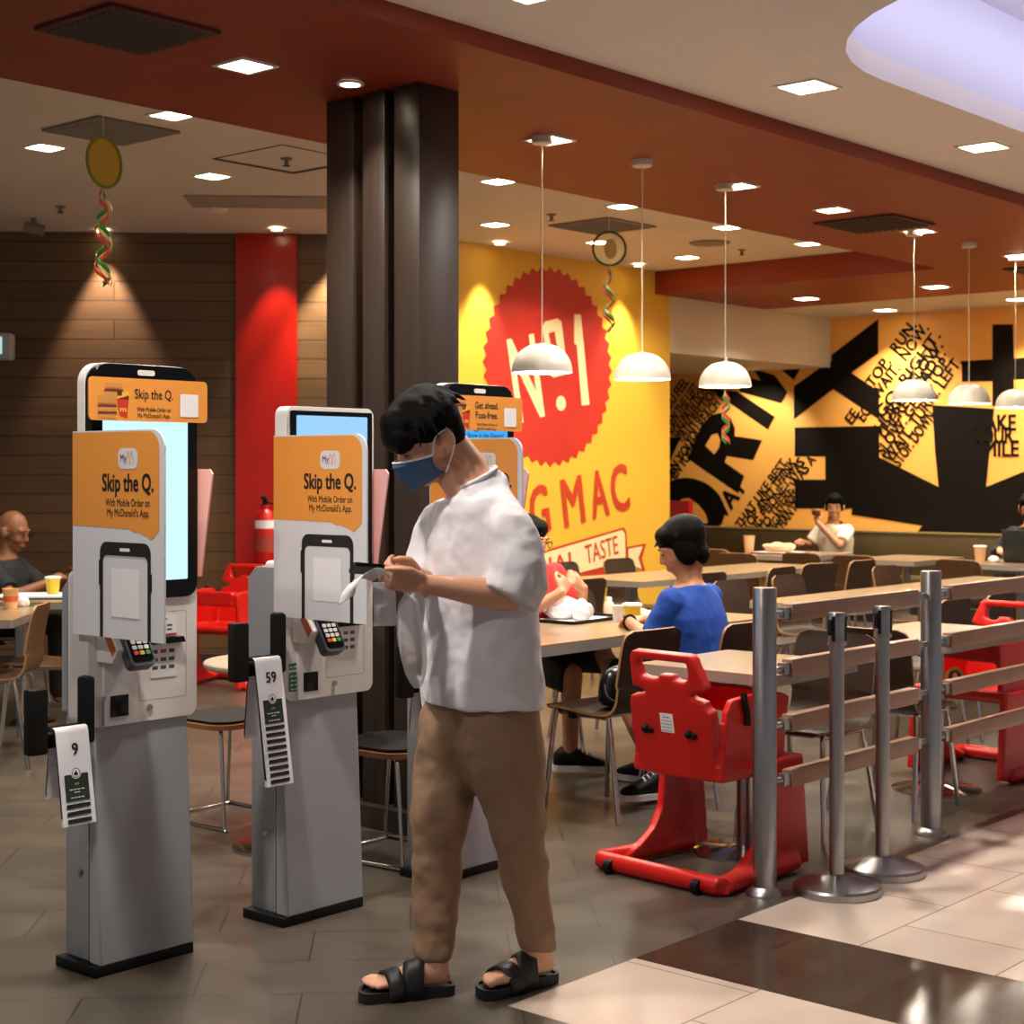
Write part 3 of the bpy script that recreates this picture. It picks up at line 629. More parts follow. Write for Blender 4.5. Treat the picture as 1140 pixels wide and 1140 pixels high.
# table-number tents hanging from a black rack on each kiosk
M_tent = mat('white_tent_plastic', '#e6e4ea', .4)
def tent_mesh(L1, L2, w=.105):
    b = nb(); prof = [(-.035 - .0, -L2)]; n = 8
    out = [(-.016-.10*L2, -L2)] + [(.016*math.cos(R(180-180*i/n)), .016*math.sin(R(180-180*i/n))) for i in range(n+1)] + [(.016+.16*L1, -L1)]
    inn = [(p[0]*.88 + (.0015 if p[0] < 0 else -.0015), p[1] - (.002 if 0 < i < len(out)-1 else 0)) for i, p in enumerate(out)]
    prism(b, out + inn[::-1], w, frame((w/2,0,0), (0,-1,0), (0,0,1))); return b
def tents(u, v, z, num, n, who, first):
    rk = thing('number_rack', f'black hook rack on the side of the {who} kiosk', 'rack', (u, v, z))
    b = nb(); box(b, -.13, -.075, -.01, .03, -.04, .14, bev=.006); obj('side_plate', b, M_black, rk)
    b = nb(); box(b, .05, .085, .0, .05, -.03, .16, bev=.012); obj('mounting_pad', b, M_black, rk)
    b = nb(); cyl(b, (-.08,.008,.01), (.07,.008,.01), .009); box(b, -.075,.06,.02,.03,-.03,.03); obj('rod', b, M_black, rk)
    for i in range(n):
        k = n - 1 - i                   # i = 0 is the shortest, topmost one
        s = i * .0195
        t = thing('table_number', ((f'white table number {num} on top of the stack on the {who} kiosk' if num else f'topmost white table number on the {who} kiosk beside the man') if i == 0 else f'black-striped white table number under the topmost one on the {who} kiosk'), 'table number', (u, v + .008, z + .012 - .0008*i), 0, f'table numbers on the {who} kiosk')
        L1 = first + s; b = tent_mesh(L1, .16 + s*.4); sh = obj('folded_sheet', b, M_tent, t)
        d = Vector((0, -.16, -1)).normalized(); F_ = frame((0, -.0165, 0), (1,0,0), -d) @ Matrix.Translation((0,0,.0012))
        if i == 0:
            if num: b = nb(); text(b, num, F_, .004, -.062, .032, bold=.02); obj('number', b, M_print, sh)
            b = nb(); flat(b, rrect(-.038,.038,-L1+.002,-L1+.075,0), F_); gp = obj('green_field', b, mat('dark_green_print', '#1f2f26', .5), sh)
            b = nb(); flat(b, ell(0,-L1+.078,.016,.016), F_, .0004); scribble(b, F_, 0, -L1+.032, .004, .05, z=.0004); scribble(b, F_, 0, -L1+.024, .004, .02, z=.0004); scribble(b, F_, 0, -L1+.010, .004, .045, z=.0004); obj('print', b, M_tent, gp)
            b = nb(); flat(b, ell(0,-L1+.078,.0135,.0135), F_, .0006, [ell(0,-L1+.078,.0115,.0115)]); flat(b, [(-.006,-L1+.072),(.004,-L1+.070),(.006,-L1+.076),(.0,-L1+.086),(-.003,-L1+.08),(-.008,-L1+.078)], F_, .0006); obj('emblem', b, M_print, gp)
            b = nb(); text(b, 'm', F_, 0, -L1+.045, .009, .012, bold=.02, z=.0006); obj('arches', b, mat('print_gold', '#c8a04c', .5), gp)
        else:
            b = nb(); flat(b, rrect(-.038,.038,-L1+.003,-L1+.0148,0), F_); obj('stripe', b, M_print, sh)
tents(2.55, 3.885, .712, '9', 4, 'nearest', .19)
tents(3.245, 3.875, .845, '59', 10, 'middle', .19)
tents(3.96, 3.875, .72, '', 3, 'third', .2)
# ---------------------------------------------------------------- fence
FV = 3.0
def post(label, u):
    t = thing('fence_post', label, 'post', (u, FV, 0), 0, 'steel fence posts')
    b = nb(); lathe(b, [(.001,0),(.041,0),(.041,1.046),(.039,1.05),(.001,1.05)], 32); obj('tube', b, M_steel, t)
    b = nb(); lathe(b, [(.041,0),(.066,0),(.062,.012),(.05,.022),(.0415,.03)], 32); obj('floor_flange', b, M_steel, t)
posts = [4.71, 5.93, 7.15]
for u, l in zip(posts, ('tall steel fence post beside the red high chair', 'tall steel fence post in the middle of the fence', 'tall steel fence post at the picture edge')): post(l, u)
for i in range(2):
    for k, z in enumerate((.955, .762, .569, .377)):
        u0, u1 = posts[i] + .045, posts[i+1] - .045
        t = thing('fence_rail', f'brown wooden fence rail, {("top","second","third","lowest")[k]} one between {("the first two posts", "the middle post and the picture edge")[i]}', 'rail', (u0, FV, z), 0, 'wooden fence rails')
        b = nb(); box(b, .10, u1-u0-.10, -.022, .022, -.03, .03, bev=.003); obj('wood_bar', b, M_rail, t)
        for x0, x1 in ((-.008, .06), (u1-u0-.06, u1-u0+.008)):
            b = nb(); cyl(b, (x0,0,0), (x1,0,0), .011); s = x1 if x0 < .01 else x0; box(b, min(s, s+.04*(1 if x0 < .01 else -1)), max(s, s+.04*(1 if x0 < .01 else -1)), -.014, .014, -.02, .02); obj('end_bracket', b, M_steel, t)
def stanchion(label, u, v):
    t = thing('queue_stanchion', label, 'stanchion', (u, v, 0), R(20), 'belt stanchions')
    b = nb(); lathe(b, [(.001,0),(.150,0),(.150,.022),(.144,.03),(.05,.062),(.03,.066),(.001,.066)], 48); obj('base', b, M_steel, t, 18)
    b = nb(); cyl(b, (0,0,.06), (0,0,.85), .0255, n=28); obj('pole', b, M_steel, t)
    b = nb(); lathe(b, [(.001,.85),(.031,.85),(.032,.855),(.032,.955),(.029,.962),(.001,.963)], 28); h = obj('belt_head', b, M_steel, t)
    b = nb()
    for a in (0, 90, 180, 270):
        x, y = math.cos(R(a-100)), math.sin(R(a-100)); box(b, -.006, .006, -.004, .004, .865, .95, Matrix.Translation((x*.030, y*.030, 0)) @ Matrix.Rotation(R(a-100+90), 4, 'Z'))
    obj('belt_slot', b, M_black, h)
    b = nb()
    for a in (200, 20): x, y = math.cos(R(a-48)), math.sin(R(a-48)); box(b, -.008, .008, -.008, .008, .885, .94, Matrix.Translation((x*.034, y*.034, 0)) @ Matrix.Rotation(R(a-48), 4, 'Z'), bev=.003)
    obj('belt_clip', b, M_black, h)
stanchion('low steel queue stanchion standing on the pale tile next to the red high chair', 4.9, 2.83)
stanchion('low steel queue stanchion second from the red high chair', 5.24, 2.84)

# ---------------------------------------------------------------- tables
TZ = .72
def table(label, u0, u1, v0, v1, legs, group=None, rotz=0, th=.04):
    cu, cv = (u0+u1)/2, (v0+v1)/2; t = thing('dining_table', label, 'table', (cu, cv, 0), rotz, group); w, d = (u1-u0)/2, (v1-v0)/2
    b = nb(); prism(b, rrect(-w, w, -d, d, .02), .006, Matrix.Translation((0,0,TZ-.006))); tp = obj('tabletop', b, M_table, t)
    b = nb(); prism(b, rrect(-w, w, -d, d, .02), th-.006, Matrix.Translation((0,0,TZ-th))); obj('edge_band', b, M_tabedge, tp)
    for x in legs:
        b = nb(); cyl(b, (x,0,.02), (x,0,TZ-th), .035, n=20); obj('leg', b, M_steel, t)
        b = nb(); lathe(b, [(.001,0),(.2,0),(.2,.008),(.05,.026),(.036,.03),(.001,.03)], 32, (x,0,0)); obj('foot_plate', b, M_chrome, t)
    return t
table('long table where the blue-shirted person sits, with tray and yellow cup', 4.95, 6.95, 4.36, 5.06, (-.7, .7), th=.05)
table('small grey table just behind the fence beside the red high chair', 4.9, 5.52, 3.09, 3.69, (-.02,))
table('small grey table behind the fence before the second red high chair', 6.3, 7.15, 3.1, 3.7, (.05,))
table('long empty table behind the top fence rail', 7.65, 10.5, 4.3, 4.98, (-1.0, 0, 1.0))
table('long table between the blue-shirted person and the orange wall', 8.5, 10.9, 6.35, 7.0, (-.9, .9))
for i, v in enumerate((7.5, 6.45, 5.45, 4.45)):
    table(('small banquette table with tray before the man in the ringer shirt', 'small empty banquette table before the orange wall', 'small banquette table with the open laptop', 'small banquette table at the picture edge')[i], 11.85, 12.75, v-.31, v+.31, (0,), 'small tables along the banquette')
# banquette along the orange wall
t = thing('banquette', 'long olive-brown upholstered bench along the orange wall', 'bench', (UO, 0, 0)); 
M_olive = mat('olive_brown_vinyl', '#4a3b1e', .45, bump=.05)
b = nb(); box(b, -.62, -.16, 3.2, 8.3, .36, .44, bev=.02); obj('seat', b, M_olive, t)
b = nb(); box(b, -.16, -.04, 3.2, 10.8, .38, .84, bev=.015); obj('backrest', b, M_olive, t)
b = nb(); box(b, -.56, -.1, 3.2, 8.3, 0, .36); obj('base', b, mat('dark_base', '#2c211a', .5), t)
b = nb(); box(b, -.165, -.035, 3.2, 10.8, .84, .855); obj('top_cap', b, mat('bench_cap', '#8a7448', .4), t)
# ---------------------------------------------------------------- plywood chairs
def chair_proto(m):
    t = thing('dining_chair', '', 'chair')
    prof = smooth_path([(.215,.432),(.195,.447),(.10,.447),(0,.438),(-.11,.436),(-.165,.45),(-.193,.49),(-.205,.56),(-.225,.68),(-.25,.79)], 8)
    prof = [(p.x, p.y) for p in [Vector((q[0], q[1], 0)) for q in prof]]
    S = [0]
    for a, c in zip(prof, prof[1:]): S.append(S[-1] + math.dist(a, c))
    def hw(s):                        # half width along the shell, rounded at both ends
        w = .195 - .012*(s/S[-1]); r = .05
        for e in (s, S[-1]-s):
            if e < r: w -= r - math.sqrt(max(0, r*r - (r-e)**2))
        return w
    # denser near the ends
    K = 9; b = nb(); th = .006; top = []; bot = []
    for i, (y, z) in enumerate(prof):
        a = prof[max(0,i-1)]; c = prof[min(len(prof)-1,i+1)]; dy, dz = c[0]-a[0], c[1]-a[1]; L = math.hypot(dy, dz); ny, nz = dz/L, -dy/L
        if nz < 0 and i < 24: ny, nz = -ny, -nz
        w = hw(S[i]); cur = .010 if S[i] > .5 else .0
        rowt, rowb = [], []
        for k in range(K):
            f = 2*k/(K-1) - 1; x = w*f; q = cur*f*f
            rowt.append(b.verts.new((x, y+ny*th+q, z+nz*th))); rowb.append(b.verts.new((x, y-ny*th+q, z-nz*th)))
        top.append(rowt); bot.append(rowb)
    n = len(prof)
    for g in (top, bot):
        for i in range(n-1):
            for k in range(K-1): b.faces.new((g[i][k], g[i][k+1], g[i+1][k+1], g[i+1][k]))
    rim = []
    for i in range(n-1):
        for k in (0, K-1): rim.append(b.faces.new((top[i][k], top[i+1][k], bot[i+1][k], bot[i][k])))
    for i in (0, n-1):
        for k in range(K-1): rim.append(b.faces.new((top[i][k], top[i][k+1], bot[i][k+1], bot[i][k])))
    for f in rim: f.material_index = 1
    obj('shell', b, [m, M_edge], t, 35)
    for s in (-1, 1):
        x = s*.165; X = s*.20
        b = nb(); tube(b, smooth_path([(x,.02,.422),(x,.13,.422),(x+s*.006,.165,.40),(X,.205,0)], 5), .011, 12); obj('leg', b, M_chrome, t)
        b = nb(); tube(b, smooth_path([(x,.02,.422),(x,-.11,.422),(x+s*.006,-.145,.40),(X,-.22,0)], 5), .011, 12); obj('leg', b, M_chrome, t)
    b = nb(); cyl(b, (-.165,.10,.421), (.165,.10,.421), .009); cyl(b, (-.165,-.08,.421), (.165,-.08,.421), .009); obj('cross_bar', b, M_chrome, t)
    b = nb(); [box(b, x-.016, x+.016, .05, .08, .404, .432) for x in (-.165, .165)]; obj('glide_pad', b, M_black, t)
    return t
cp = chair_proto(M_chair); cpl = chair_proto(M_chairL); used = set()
def chair(u, v, face, label, group=None, lit=False):
    p = cpl if lit else cp; rot = R(face - 90)
    if lit not in used: used.add(lit); p.location = (u, v, 0); p.rotation_euler.z = rot; t = p
    else: t = dup(p, (u, v, 0), rot)
    t['label'] = label
    if group: t['group'] = group
    elif 'group' in t: del t['group']
    return t
chair(5.45, 4.24, 86, 'dark plywood chair with a black bag on its seat, drawn up to the long table')
chair(5.96, 4.12, 90, 'dark plywood chair the blue-shirted person sits on')
chair(5.58, 3.36, 180, 'dark plywood chair facing the small table beside the red high chair')
chair(6.30, 3.36, 2, 'dark plywood chair facing the second small table, back to the middle fence post')
chair(6.08, 5.26, 270, 'dark plywood chair the red-shirted diner sits on')
chair(6.9, 5.42, 268, 'dark chair across the long table from the blue-shirted person, low back just above the tabletop')
g = 'chairs on the far side of the long empty table'
for i, u in enumerate((8.18, 8.83, 10.1)): chair(u, 5.22, 270, ('chair behind the long empty table, beside the first steel post top', 'chair behind the long empty table, second from the yellow wall', 'chair behind the long empty table, with a light edge, below the laptop')[i], g)
for i, u in enumerate((7.75, 8.3)): chair(u, 4.02, 90, ('chair at the front of the long empty table, just past the middle fence post', 'chair at the front of the long empty table, above the second red high chair')[i], 'chairs in front of the long empty table')
g = 'chairs in front of the table between the blue shirt and orange wall'
for i, (u, v, f) in enumerate(((7.72, 6.42, 90), (8.72, 6.2, 88), (9.55, 6.18, 92), (10.15, 6.2, 78), (10.66, 6.18, 90))):
    chair(u, v, f, ('dark chair standing alone before the TASTE lettering', 'dark chair beside the head of the blue-shirted person', 'dark chair with a pale edge just above the first fence post', 'tall-looking turned dark chair between the first fence post and first stanchion', 'dark chair in front of the table end, below the man in the ringer shirt')[i], g)
g = 'chairs behind the table between the blue shirt and orange wall'
for i, (u, f) in enumerate(((8.3, 270), (8.95, 270), (9.62, 270))): chair(u, 7.18, f, ('dark chair before the NAL letters of the banner', 'dark chair before the red ribbon end of the banner', 'dark chair before the red divider')[i], g)
g = 'chairs facing the banquette tables'
for i, (u, v) in enumerate(((11.55, 7.72), (11.1, 7.2), (11.5, 6.82), (11.42, 6.33), (11.4, 5.42), (11.4, 4.72))):
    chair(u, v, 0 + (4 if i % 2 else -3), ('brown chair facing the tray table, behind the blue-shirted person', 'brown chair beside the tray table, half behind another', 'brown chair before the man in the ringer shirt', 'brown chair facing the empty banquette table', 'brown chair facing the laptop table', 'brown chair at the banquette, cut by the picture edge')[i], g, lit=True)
# seating group by the plank wall, turned 45 degrees
DG = math.sqrt(.5)
def diag(a, c): return Vector((a*DG + c*DG, -a*DG + c*DG, 0))      # a along camera right, c away from the camera
q = Vector((4.28, 7.02, 0))            # near right corner of the front table
def ltab(label, ca, cc, w, d, legs):
    p = q + diag(ca, cc); t = table(label, p.x-w/2, p.x+w/2, p.y-d/2, p.y+d/2, legs, None, R(-45)); return t
ltab('small table with a paper cup in front of the elderly man', -.42, .42, .84, .8, (0,))
ltab('table with the yellow cup where the elderly man sits', -.30, 1.45, 1.15, .7, (0,))
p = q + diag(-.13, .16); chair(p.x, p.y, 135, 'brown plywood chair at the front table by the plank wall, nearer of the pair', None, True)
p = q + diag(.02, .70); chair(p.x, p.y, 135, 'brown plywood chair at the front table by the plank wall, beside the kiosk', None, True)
p = q + diag(-.3, -.42); chair(p.x, p.y, 135, 'brown plywood chair cut by the picture edge near the front table', None, True)
# round table and sled stools behind the kiosks
t = thing('round_table', 'round pale table half hidden behind the middle kiosk', 'table', (4.08, 4.78, 0))
b = nb(); lathe(b, [(.001,.695),(.29,.695),(.3,.705),(.3,.715),(.295,.72),(.001,.72)], 48); obj('tabletop', b, mat('pale_laminate', '#b7a68f', .3), t)
b = nb(); cyl(b, (0,0,.02), (0,0,.7), .03); obj('leg', b, M_steel, t)
b = nb(); lathe(b, [(.001,0),(.19,0),(.19,.01),(.04,.03),(.001,.03)], 40); obj('foot_plate', b, M_chrome, t)
def stool(label, u, v, rot):
    t = thing('sled_stool', label, 'stool', (u, v, 0), R(rot), 'wooden stools with wire sled legs')
    b = nb(); prism(b, rrect(-.2,.2,-.2,.2,.09), .02, Matrix.Translation((0,0,.40))); obj('seat', b, mat('stool_wood', '#8d5c34', .4, var=.15, vscale=10, stretch=(1,6,1)), t)
    b = nb(); prism(b, rrect(-.185,.185,-.185,.185,.085), .012, Matrix.Translation((0,0,.42))); obj('seat_pad', b, M_black, t)
    for s in (-1, 1):
        b = nb(); tube(b, smooth_path([(s*.15,-.14,.395),(s*.17,-.17,.36),(s*.19,-.21,.03),(s*.19,-.19,.009),(s*.19,.19,.009),(s*.19,.21,.03),(s*.17,.17,.36),(s*.15,.14,.395)], 5), .008, 10); obj('leg_frame', b, M_chrome, t)
    b = nb(); cyl(b, (-.15,0,.393), (.15,0,.393), .008); cyl(b, (-.19,.19,.009), (.19,.19,.009), .006); obj('cross_bar', b, M_chrome, t)
stool('dark-topped sled stool between the nearest and middle kiosks', 4.27, 5.36, 2)
stool('dark-topped sled stool between the middle kiosk and the man', 4.28, 4.37, 4)

# ---------------------------------------------------------------- red plastic high chairs (local +x = the way the child faces)
def high_chair(label, u, v, rot):
    t = thing('high_chair', label, 'high chair', (u, v, 0), R(rot)); b = nb()
    # base frame: rear bar and two runners
    tube(b, smooth_path([(.48,-.24,.035),(.12,-.26,.035),(.03,-.27,.035),(.0,-.24,.035),(.0,.24,.035),(.03,.27,.035),(.12,.26,.035),(.48,.24,.035)], 4), .034, 12)
    for s in (-1, 1):                   # uprights sweeping up from the runners
        prism(b, [(.06,.03),(.16,.07),(.24,.12),(.285,.19),(.30,.30),(.30,.42),(.52,.42),(.56,.02)], .035, frame((0, s*.235 + .0175, 0), (1,0,0), (0,0,1)))
        # side of the tub with its arm
        prism(b, [(.10,.36),(.13,.60),(.16,.645),(.26,.655),(.46,.645),(.50,.63),(.47,.42),(.44,.36)], .03, frame((0, s*.19 + .015, 0), (1,0,0), (0,0,1)))
    prism(b, [(.27,-.24),(.53,-.24),(.53,.24),(.27,.24)], .035, Matrix.Translation((0,0,.385)))
    prism(b, [(.10,-.19),(.46,-.19),(.46,.19),(.10,.19)], .05, Matrix.Translation((0,0,.36)))
    prism(b, [(.44,-.16),(.47,-.16),(.5,.16),(.44,.16)], .1, Matrix.Translation((0,0,.55)))
    # back plate with its handle cut-out, slightly reclined
    B = frame((.125, 0, .36), (0,-1,0), (.02-.10,0,.44))
    o = [(-.145,0),(.145,0),(.17,.06),(.19,.14),(.19,.255),(.165,.27),(.165,.29),(.10,.30),(.10,.315),(.168,.33),(.175,.345),(.135,.44),(.12,.455),(-.145,.455),(-.158,.44),(-.165,.335),(-.16,.32),(-.10,.312),(-.10,.298),(-.175,.288),(-.185,.26),(-.19,.14),(-.17,.06)]
    h = [(-.13,.405),(-.118,.365),(-.1,.357),(-.035,.357),(-.03,.376),(.03,.376),(.036,.357),(.085,.357),(.10,.37),(.105,.425),(-.125,.425)]
    prism(b, o, .045, B @ Matrix.Translation((0,0,-.0225)), [h])
    obj('body', b, M_hc, t, 180, mods=[('REMESH', {'mode': 'VOXEL', 'voxel_size': .0075, 'use_smooth_shade': True}), ('SMOOTH', {'factor': .5, 'iterations': 5})])
    BB = frame((.125, 0, .36), (0,-1,0), (-.08,0,.44)) @ Matrix.Translation((0,0,.021))
    b = nb(); prism(b, rrect(-.045,.015,.165,.235,.003,2), .002, BB); lb = obj('warning_label', b, M_paper, t)
    b = nb(); [scribble(b, BB, -.015, .218-.012*k, .006 if k == 0 else .004, .03 if k == 0 else .046, z=.0026) for k in range(5)]; obj('lettering', b, mat('grey_print', '#55525c', .6), lb)
    for x in (-.115, .085):
        b = nb(); ball(b, BB @ Vector((x,.17,.004)), (.022,.014,.016)); cyl(b, BB @ Vector((x,.17,-.01)), BB @ Vector((x+.03,.165,.012)), .01); obj('strap_buckle', b, M_black, t)
    b = nb(); tube(b, smooth_path([(.22,-.207,.665),(.22,-.214,.63),(.235,-.214,.585),(.235,-.213,.55)], 4), .012, 8); obj('strap', b, M_black, t)
    for y in (-.2, .2):
        b = nb(); cyl(b, (-.03,y-.014,.026), (-.03,y+.014,.026), .026); obj('caster', b, M_black, t)
    return t
high_chair('red plastic high chair with its back to the man, beside the first fence post', 4.60, 3.37, -4)
h2 = high_chair('red plastic high chair behind the fence at the picture edge', 7.62, 3.42, 176)
h3 = high_chair('red plastic high chair by the red panel and fire extinguisher', 7.15, 8.72, 200)
b = nb(); Fq = frame((.505,-.02,.47), (0,1,0), (0,0,1)); prism(b, ell(0,0,.05,.05), .004, Fq, [ell(0,0,.036,.036)]); prism(b, rrect(-.05,.05,-.075,-.06,.003), .004, Fq); bd = obj('badge', b, mat('badge_gold', '#d8a83a', .5), h2)
b = nb(); flat(b, ell(0,0,.036,.036), Fq, .001); obj('badge_face', b, mat('badge_maroon', '#7c1f1c', .5), bd); b = nb(); flat(b, ell(.0,.008,.013,.016), Fq, .0025); flat(b, ell(0,-.018,.018,.012), Fq, .0025); obj('badge_picture', b, mat('badge_cream', '#e8d0a8', .5), bd)
# fire extinguisher on the red panel
p = at_wall(297, .13, 0); t = thing('fire_extinguisher', 'red fire extinguisher hanging on the red wall panel', 'fire extinguisher', p, W45)
b = nb(); lathe(b, [(.001,.78),(.07,.78),(.075,.79),(.075,1.1),(.06,1.15),(.03,1.17),(.03,1.2),(.001,1.2)], 28); obj('cylinder', b, mat('extinguisher_red', '#c41c14', .3), t)
b = nb(); cyl(b, (0,0,1.2), (0,0,1.25), .018); box(b, -.015,.015,-.09,.02,1.235,1.25); box(b, -.015,.015,-.09,.02,1.265,1.28, Matrix.Rotation(R(6),4,'X')); obj('valve_handle', b, M_black, t)
b = nb(); tube(b, smooth_path([(.02,0,1.22),(.08,-.02,1.19),(.1,-.02,1.05),(.09,-.02,.9)], 5), .009); obj('hose', b, M_black, t)
b = nb(); loft(b, [((0,0,1.03),(.0757,0,0),(0,.0757,0)),((0,0,1.09),(.0757,0,0),(0,.0757,0))], 28, False); obj('label', b, M_paper, t); b = nb(); loft(b, [((0,0,.86),(.0757,0,0),(0,.0757,0)),((0,0,.98),(.0757,0,0),(0,.0757,0))], 28, False); obj('label_lower', b, mat('extinguisher_label', '#a23a2c', .5), t)
b = nb(); box(b, -.04,.04,.07,.125,.9,.94); box(b, -.04,.04,.07,.125,1.1,1.13); obj('wall_bracket', b, M_black, t)

# ---------------------------------------------------------------- things on tables
def cup(label, p, h=.12, r=.042, m=None, lid=None, spots=None):
    t = thing('paper_cup', label, 'cup', p)
    b = nb(); lathe(b, [(.001,0),(r*.74,0),(r*.76,.003),(r,h),(r+.003,h+.003),(r-.002,h+.003)] + ([(.001,h+.002)] if lid else [(r*.74,.006),(.001,.006)]), 28); body = obj('cup_body', b, m or M_paper, t)
    if lid: b = nb(); lathe(b, [(.001,h),(r+.005,h),(r+.005,h+.008),(r-.004,h+.012),(.001,h+.012)], 28); obj('lid', b, lid, t)
    if spots: b = nb(); z0 = h*.38; rr = lambda z: r*.76 + r*.24*z/h + .0006; loft(b, [((0,0,z),(rr(z),0,0),(0,rr(z),0)) for z in (z0, z0+.03)], 28, False); obj('printed_band', b, spots, t)
    return t
M_cupy = mat('yellow_cup', '#e3bf22', .45); M_cupo = mat('peach_cup', '#f3c08c', .5)
p = G(704, 694, TZ); cup('yellow paper cup with lid on the tray table of the blue-shirted person', (p.x, p.y, TZ), .085, .044, M_cupy, M_paper)
p = G(688, 692, TZ); cup('small white paper cup standing behind the yellow cup', (p.x, p.y, TZ), .075, .03)
p = G(678, 684, TZ); t = thing('sauce_bottle', 'small clear bottle with white cap on the long table', 'bottle', (p.x, p.y, TZ))
b = nb(); lathe(b, [(.001,0),(.026,0),(.027,.05),(.02,.062),(.012,.066),(.001,.066)], 20); obj('bottle_body', b, mat('pale_bottle', '#d8c4ac', .2), t); b = nb(); cyl(b, (0,0,.066), (0,0,.088), .015); obj('cap', b, M_paper, t)
p = G(640, 690, TZ); t = thing('serving_tray', 'black serving tray with paper liner on the long table', 'tray', (p.x, p.y, TZ), R(4))
b = nb(); prism(b, rrect(-.22,.22,-.15,.15,.03), .006); prism(b, rrect(-.23,.23,-.16,.16,.035), .016, I4, [rrect(-.215,.215,-.145,.145,.028)]); obj('tray_body', b, M_black, t)
b = nb(); prism(b, rrect(-.2,.15,-.13,.13,.003,2), .001, Matrix.Translation((0,0,.0065)) @ Matrix.Rotation(R(5),4,'Z')); obj('paper_liner', b, M_paper, t)
def crumple(name, label, cat, p, s, m, seed):
    rnd = random.Random(seed); b = nb(); bmesh.ops.create_icosphere(b, subdivisions=3, radius=1)
    k = [Vector((rnd.uniform(-1,1), rnd.uniform(-1,1), rnd.uniform(-1,1))) * 2.4 for _ in range(7)]
    for v in b.verts:
        f = 1 + sum(.11*abs(math.sin(v.co.dot(q_)*1.6 + i)) for i, q_ in enumerate(k)) - .35
        v.co = Vector((v.co.x*s[0]*f, v.co.y*s[1]*f, max(0, v.co.z + .75)*s[2]*f))
    return tag(obj(name, b, m, None, 25, loc=p), label, cat)
p = G(628, 690, TZ); crumple('crumpled_wrapper', 'crumpled white food wrapper on the black tray', 'wrapper', (p.x, p.y, TZ+.008), (.1,.08,.05), M_paper, 3)
p = G(652, 691, TZ); crumple('crumpled_wrapper', 'second crumpled wrapper at the tray rim near the bottle', 'wrapper', (p.x-.05, p.y-.02, TZ+.008), (.05,.04,.045), M_paper, 4)
p = G(722, 691, TZ); crumple('food_wrapper', 'flat crumpled wrapper by the hands of the blue-shirted person', 'wrapper', (p.x, p.y+.03, TZ), (.08,.06,.025), mat('tan_wrapper', '#e2c7a0', .7), 6)
p = G(12, 678, TZ); cup('peach paper cup with red print on the table before the elderly man', (p.x, p.y, TZ), .105, .042, M_cupo, None, mat('cup_red', '#e2623a', .5))
p = G(25, 676, TZ); crumple('napkin', 'crumpled white napkin beside the peach paper cup', 'napkin', (p.x+.02, p.y+.03, TZ), (.035,.03,.03), M_paper, 8)
p = q + diag(-.12, 1.45); cup('yellow paper cup with pale lid near the elderly man', (p.x, p.y, TZ+.02), .09, .042, M_cupy, M_paper)
p = q + diag(-.2, 1.45); t = thing('serving_tray', 'white tray liner on a tray under the yellow cup of the elderly man', 'tray', (p.x, p.y, TZ), R(-45))
b = nb(); prism(b, rrect(-.24,.24,-.17,.17,.03), .008); obj('tray_body', b, M_black, t); b = nb(); prism(b, rrect(-.22,.22,-.15,.15,.01), .010, Matrix.Translation((0,0,.008))); obj('paper_liner', b, M_paper, t)
t = thing('serving_tray', 'tray of food on the banquette table before the man in the ringer shirt', 'tray', (12.2, 7.62, TZ)); b = nb(); prism(b, rrect(-.16,.16,-.21,.21,.03), .012); obj('tray_body', b, mat('brown_tray', '#4a2a1c', .5), t)
b = nb(); prism(b, rrect(-.14,.14,-.19,.19,.03), .004, Matrix.Translation((0,0,.012))); obj('paper_liner', b, M_paper, t)
crumple('food_wrapper', 'pale food wrapper on the tray before the man in the ringer shirt', 'wrapper', (12.2, 7.62, TZ+.016), (.09,.13,.04), mat('peach_wrapper', '#e6b992', .7), 11)
cup('tall peach paper cup on the tray table before the man in the ringer shirt', (12.15, 7.9, TZ), .15, .05, M_cupo)
cup('peach paper cup beside the open laptop', (12.15, 5.72, TZ), .12, .048, M_cupo, M_paper)
crumple('napkin', 'small crumpled napkin between the cup and the laptop', 'napkin', (12.15, 5.6, TZ), (.04,.04,.025), M_paper, 12)
t = thing('laptop', 'dark open laptop seen from behind on the banquette table', 'laptop', (12.35, 5.38, TZ))
b = nb(); box(b, -.12, .12, -.18, .18, 0, .018, bev=.004); obj('keyboard_base', b, M_black, t)
b = nb(); box(b, -.005, .005, -.18, .18, 0, .25, Matrix.Translation((-.12,0,.012)) @ Matrix.Rotation(R(-8),4,'Y'), bev=.003); obj('screen_lid', b, mat('laptop_grey', '#1c2220', .4), t)
# black bag on the chair by the long table
t = thing('shoulder_bag', 'small shiny black bag on the chair seat by the long table', 'bag', (5.45, 4.18, .446), R(-10))
b = nb(); loft(b, [((0,0,0),(.11,0,0),(0,.06,0)),((0,0,.05),(.13,0,0),(0,.075,0)),((0,0,.13),(.115,0,0),(0,.06,0)),((0,0,.17),(.08,0,0),(0,.03,0)),((0,0,.18),(.04,0,0),(0,.012,0))], 28); obj('bag_body', b, mat('black_leather', '#0d0d10', .22, bump=.25, bscale=30), t, 180, mods=[('SUBSURF', {'levels': 1, 'render_levels': 2})])
b = nb(); tube(b, smooth_path([(-.1,0,.12),(-.13,-.05,.06),(-.08,-.085,.03),(0,-.09,.05),(.09,-.06,.12)], 6), .006); obj('strap', b, M_black, t)
b = nb(); tube(b, smooth_path([(-.03,-.07,.09),(-.03,-.08,.05),(.02,-.08,.05),(.02,-.07,.09)], 4), .003); obj('buckle', b, M_chrome, t)
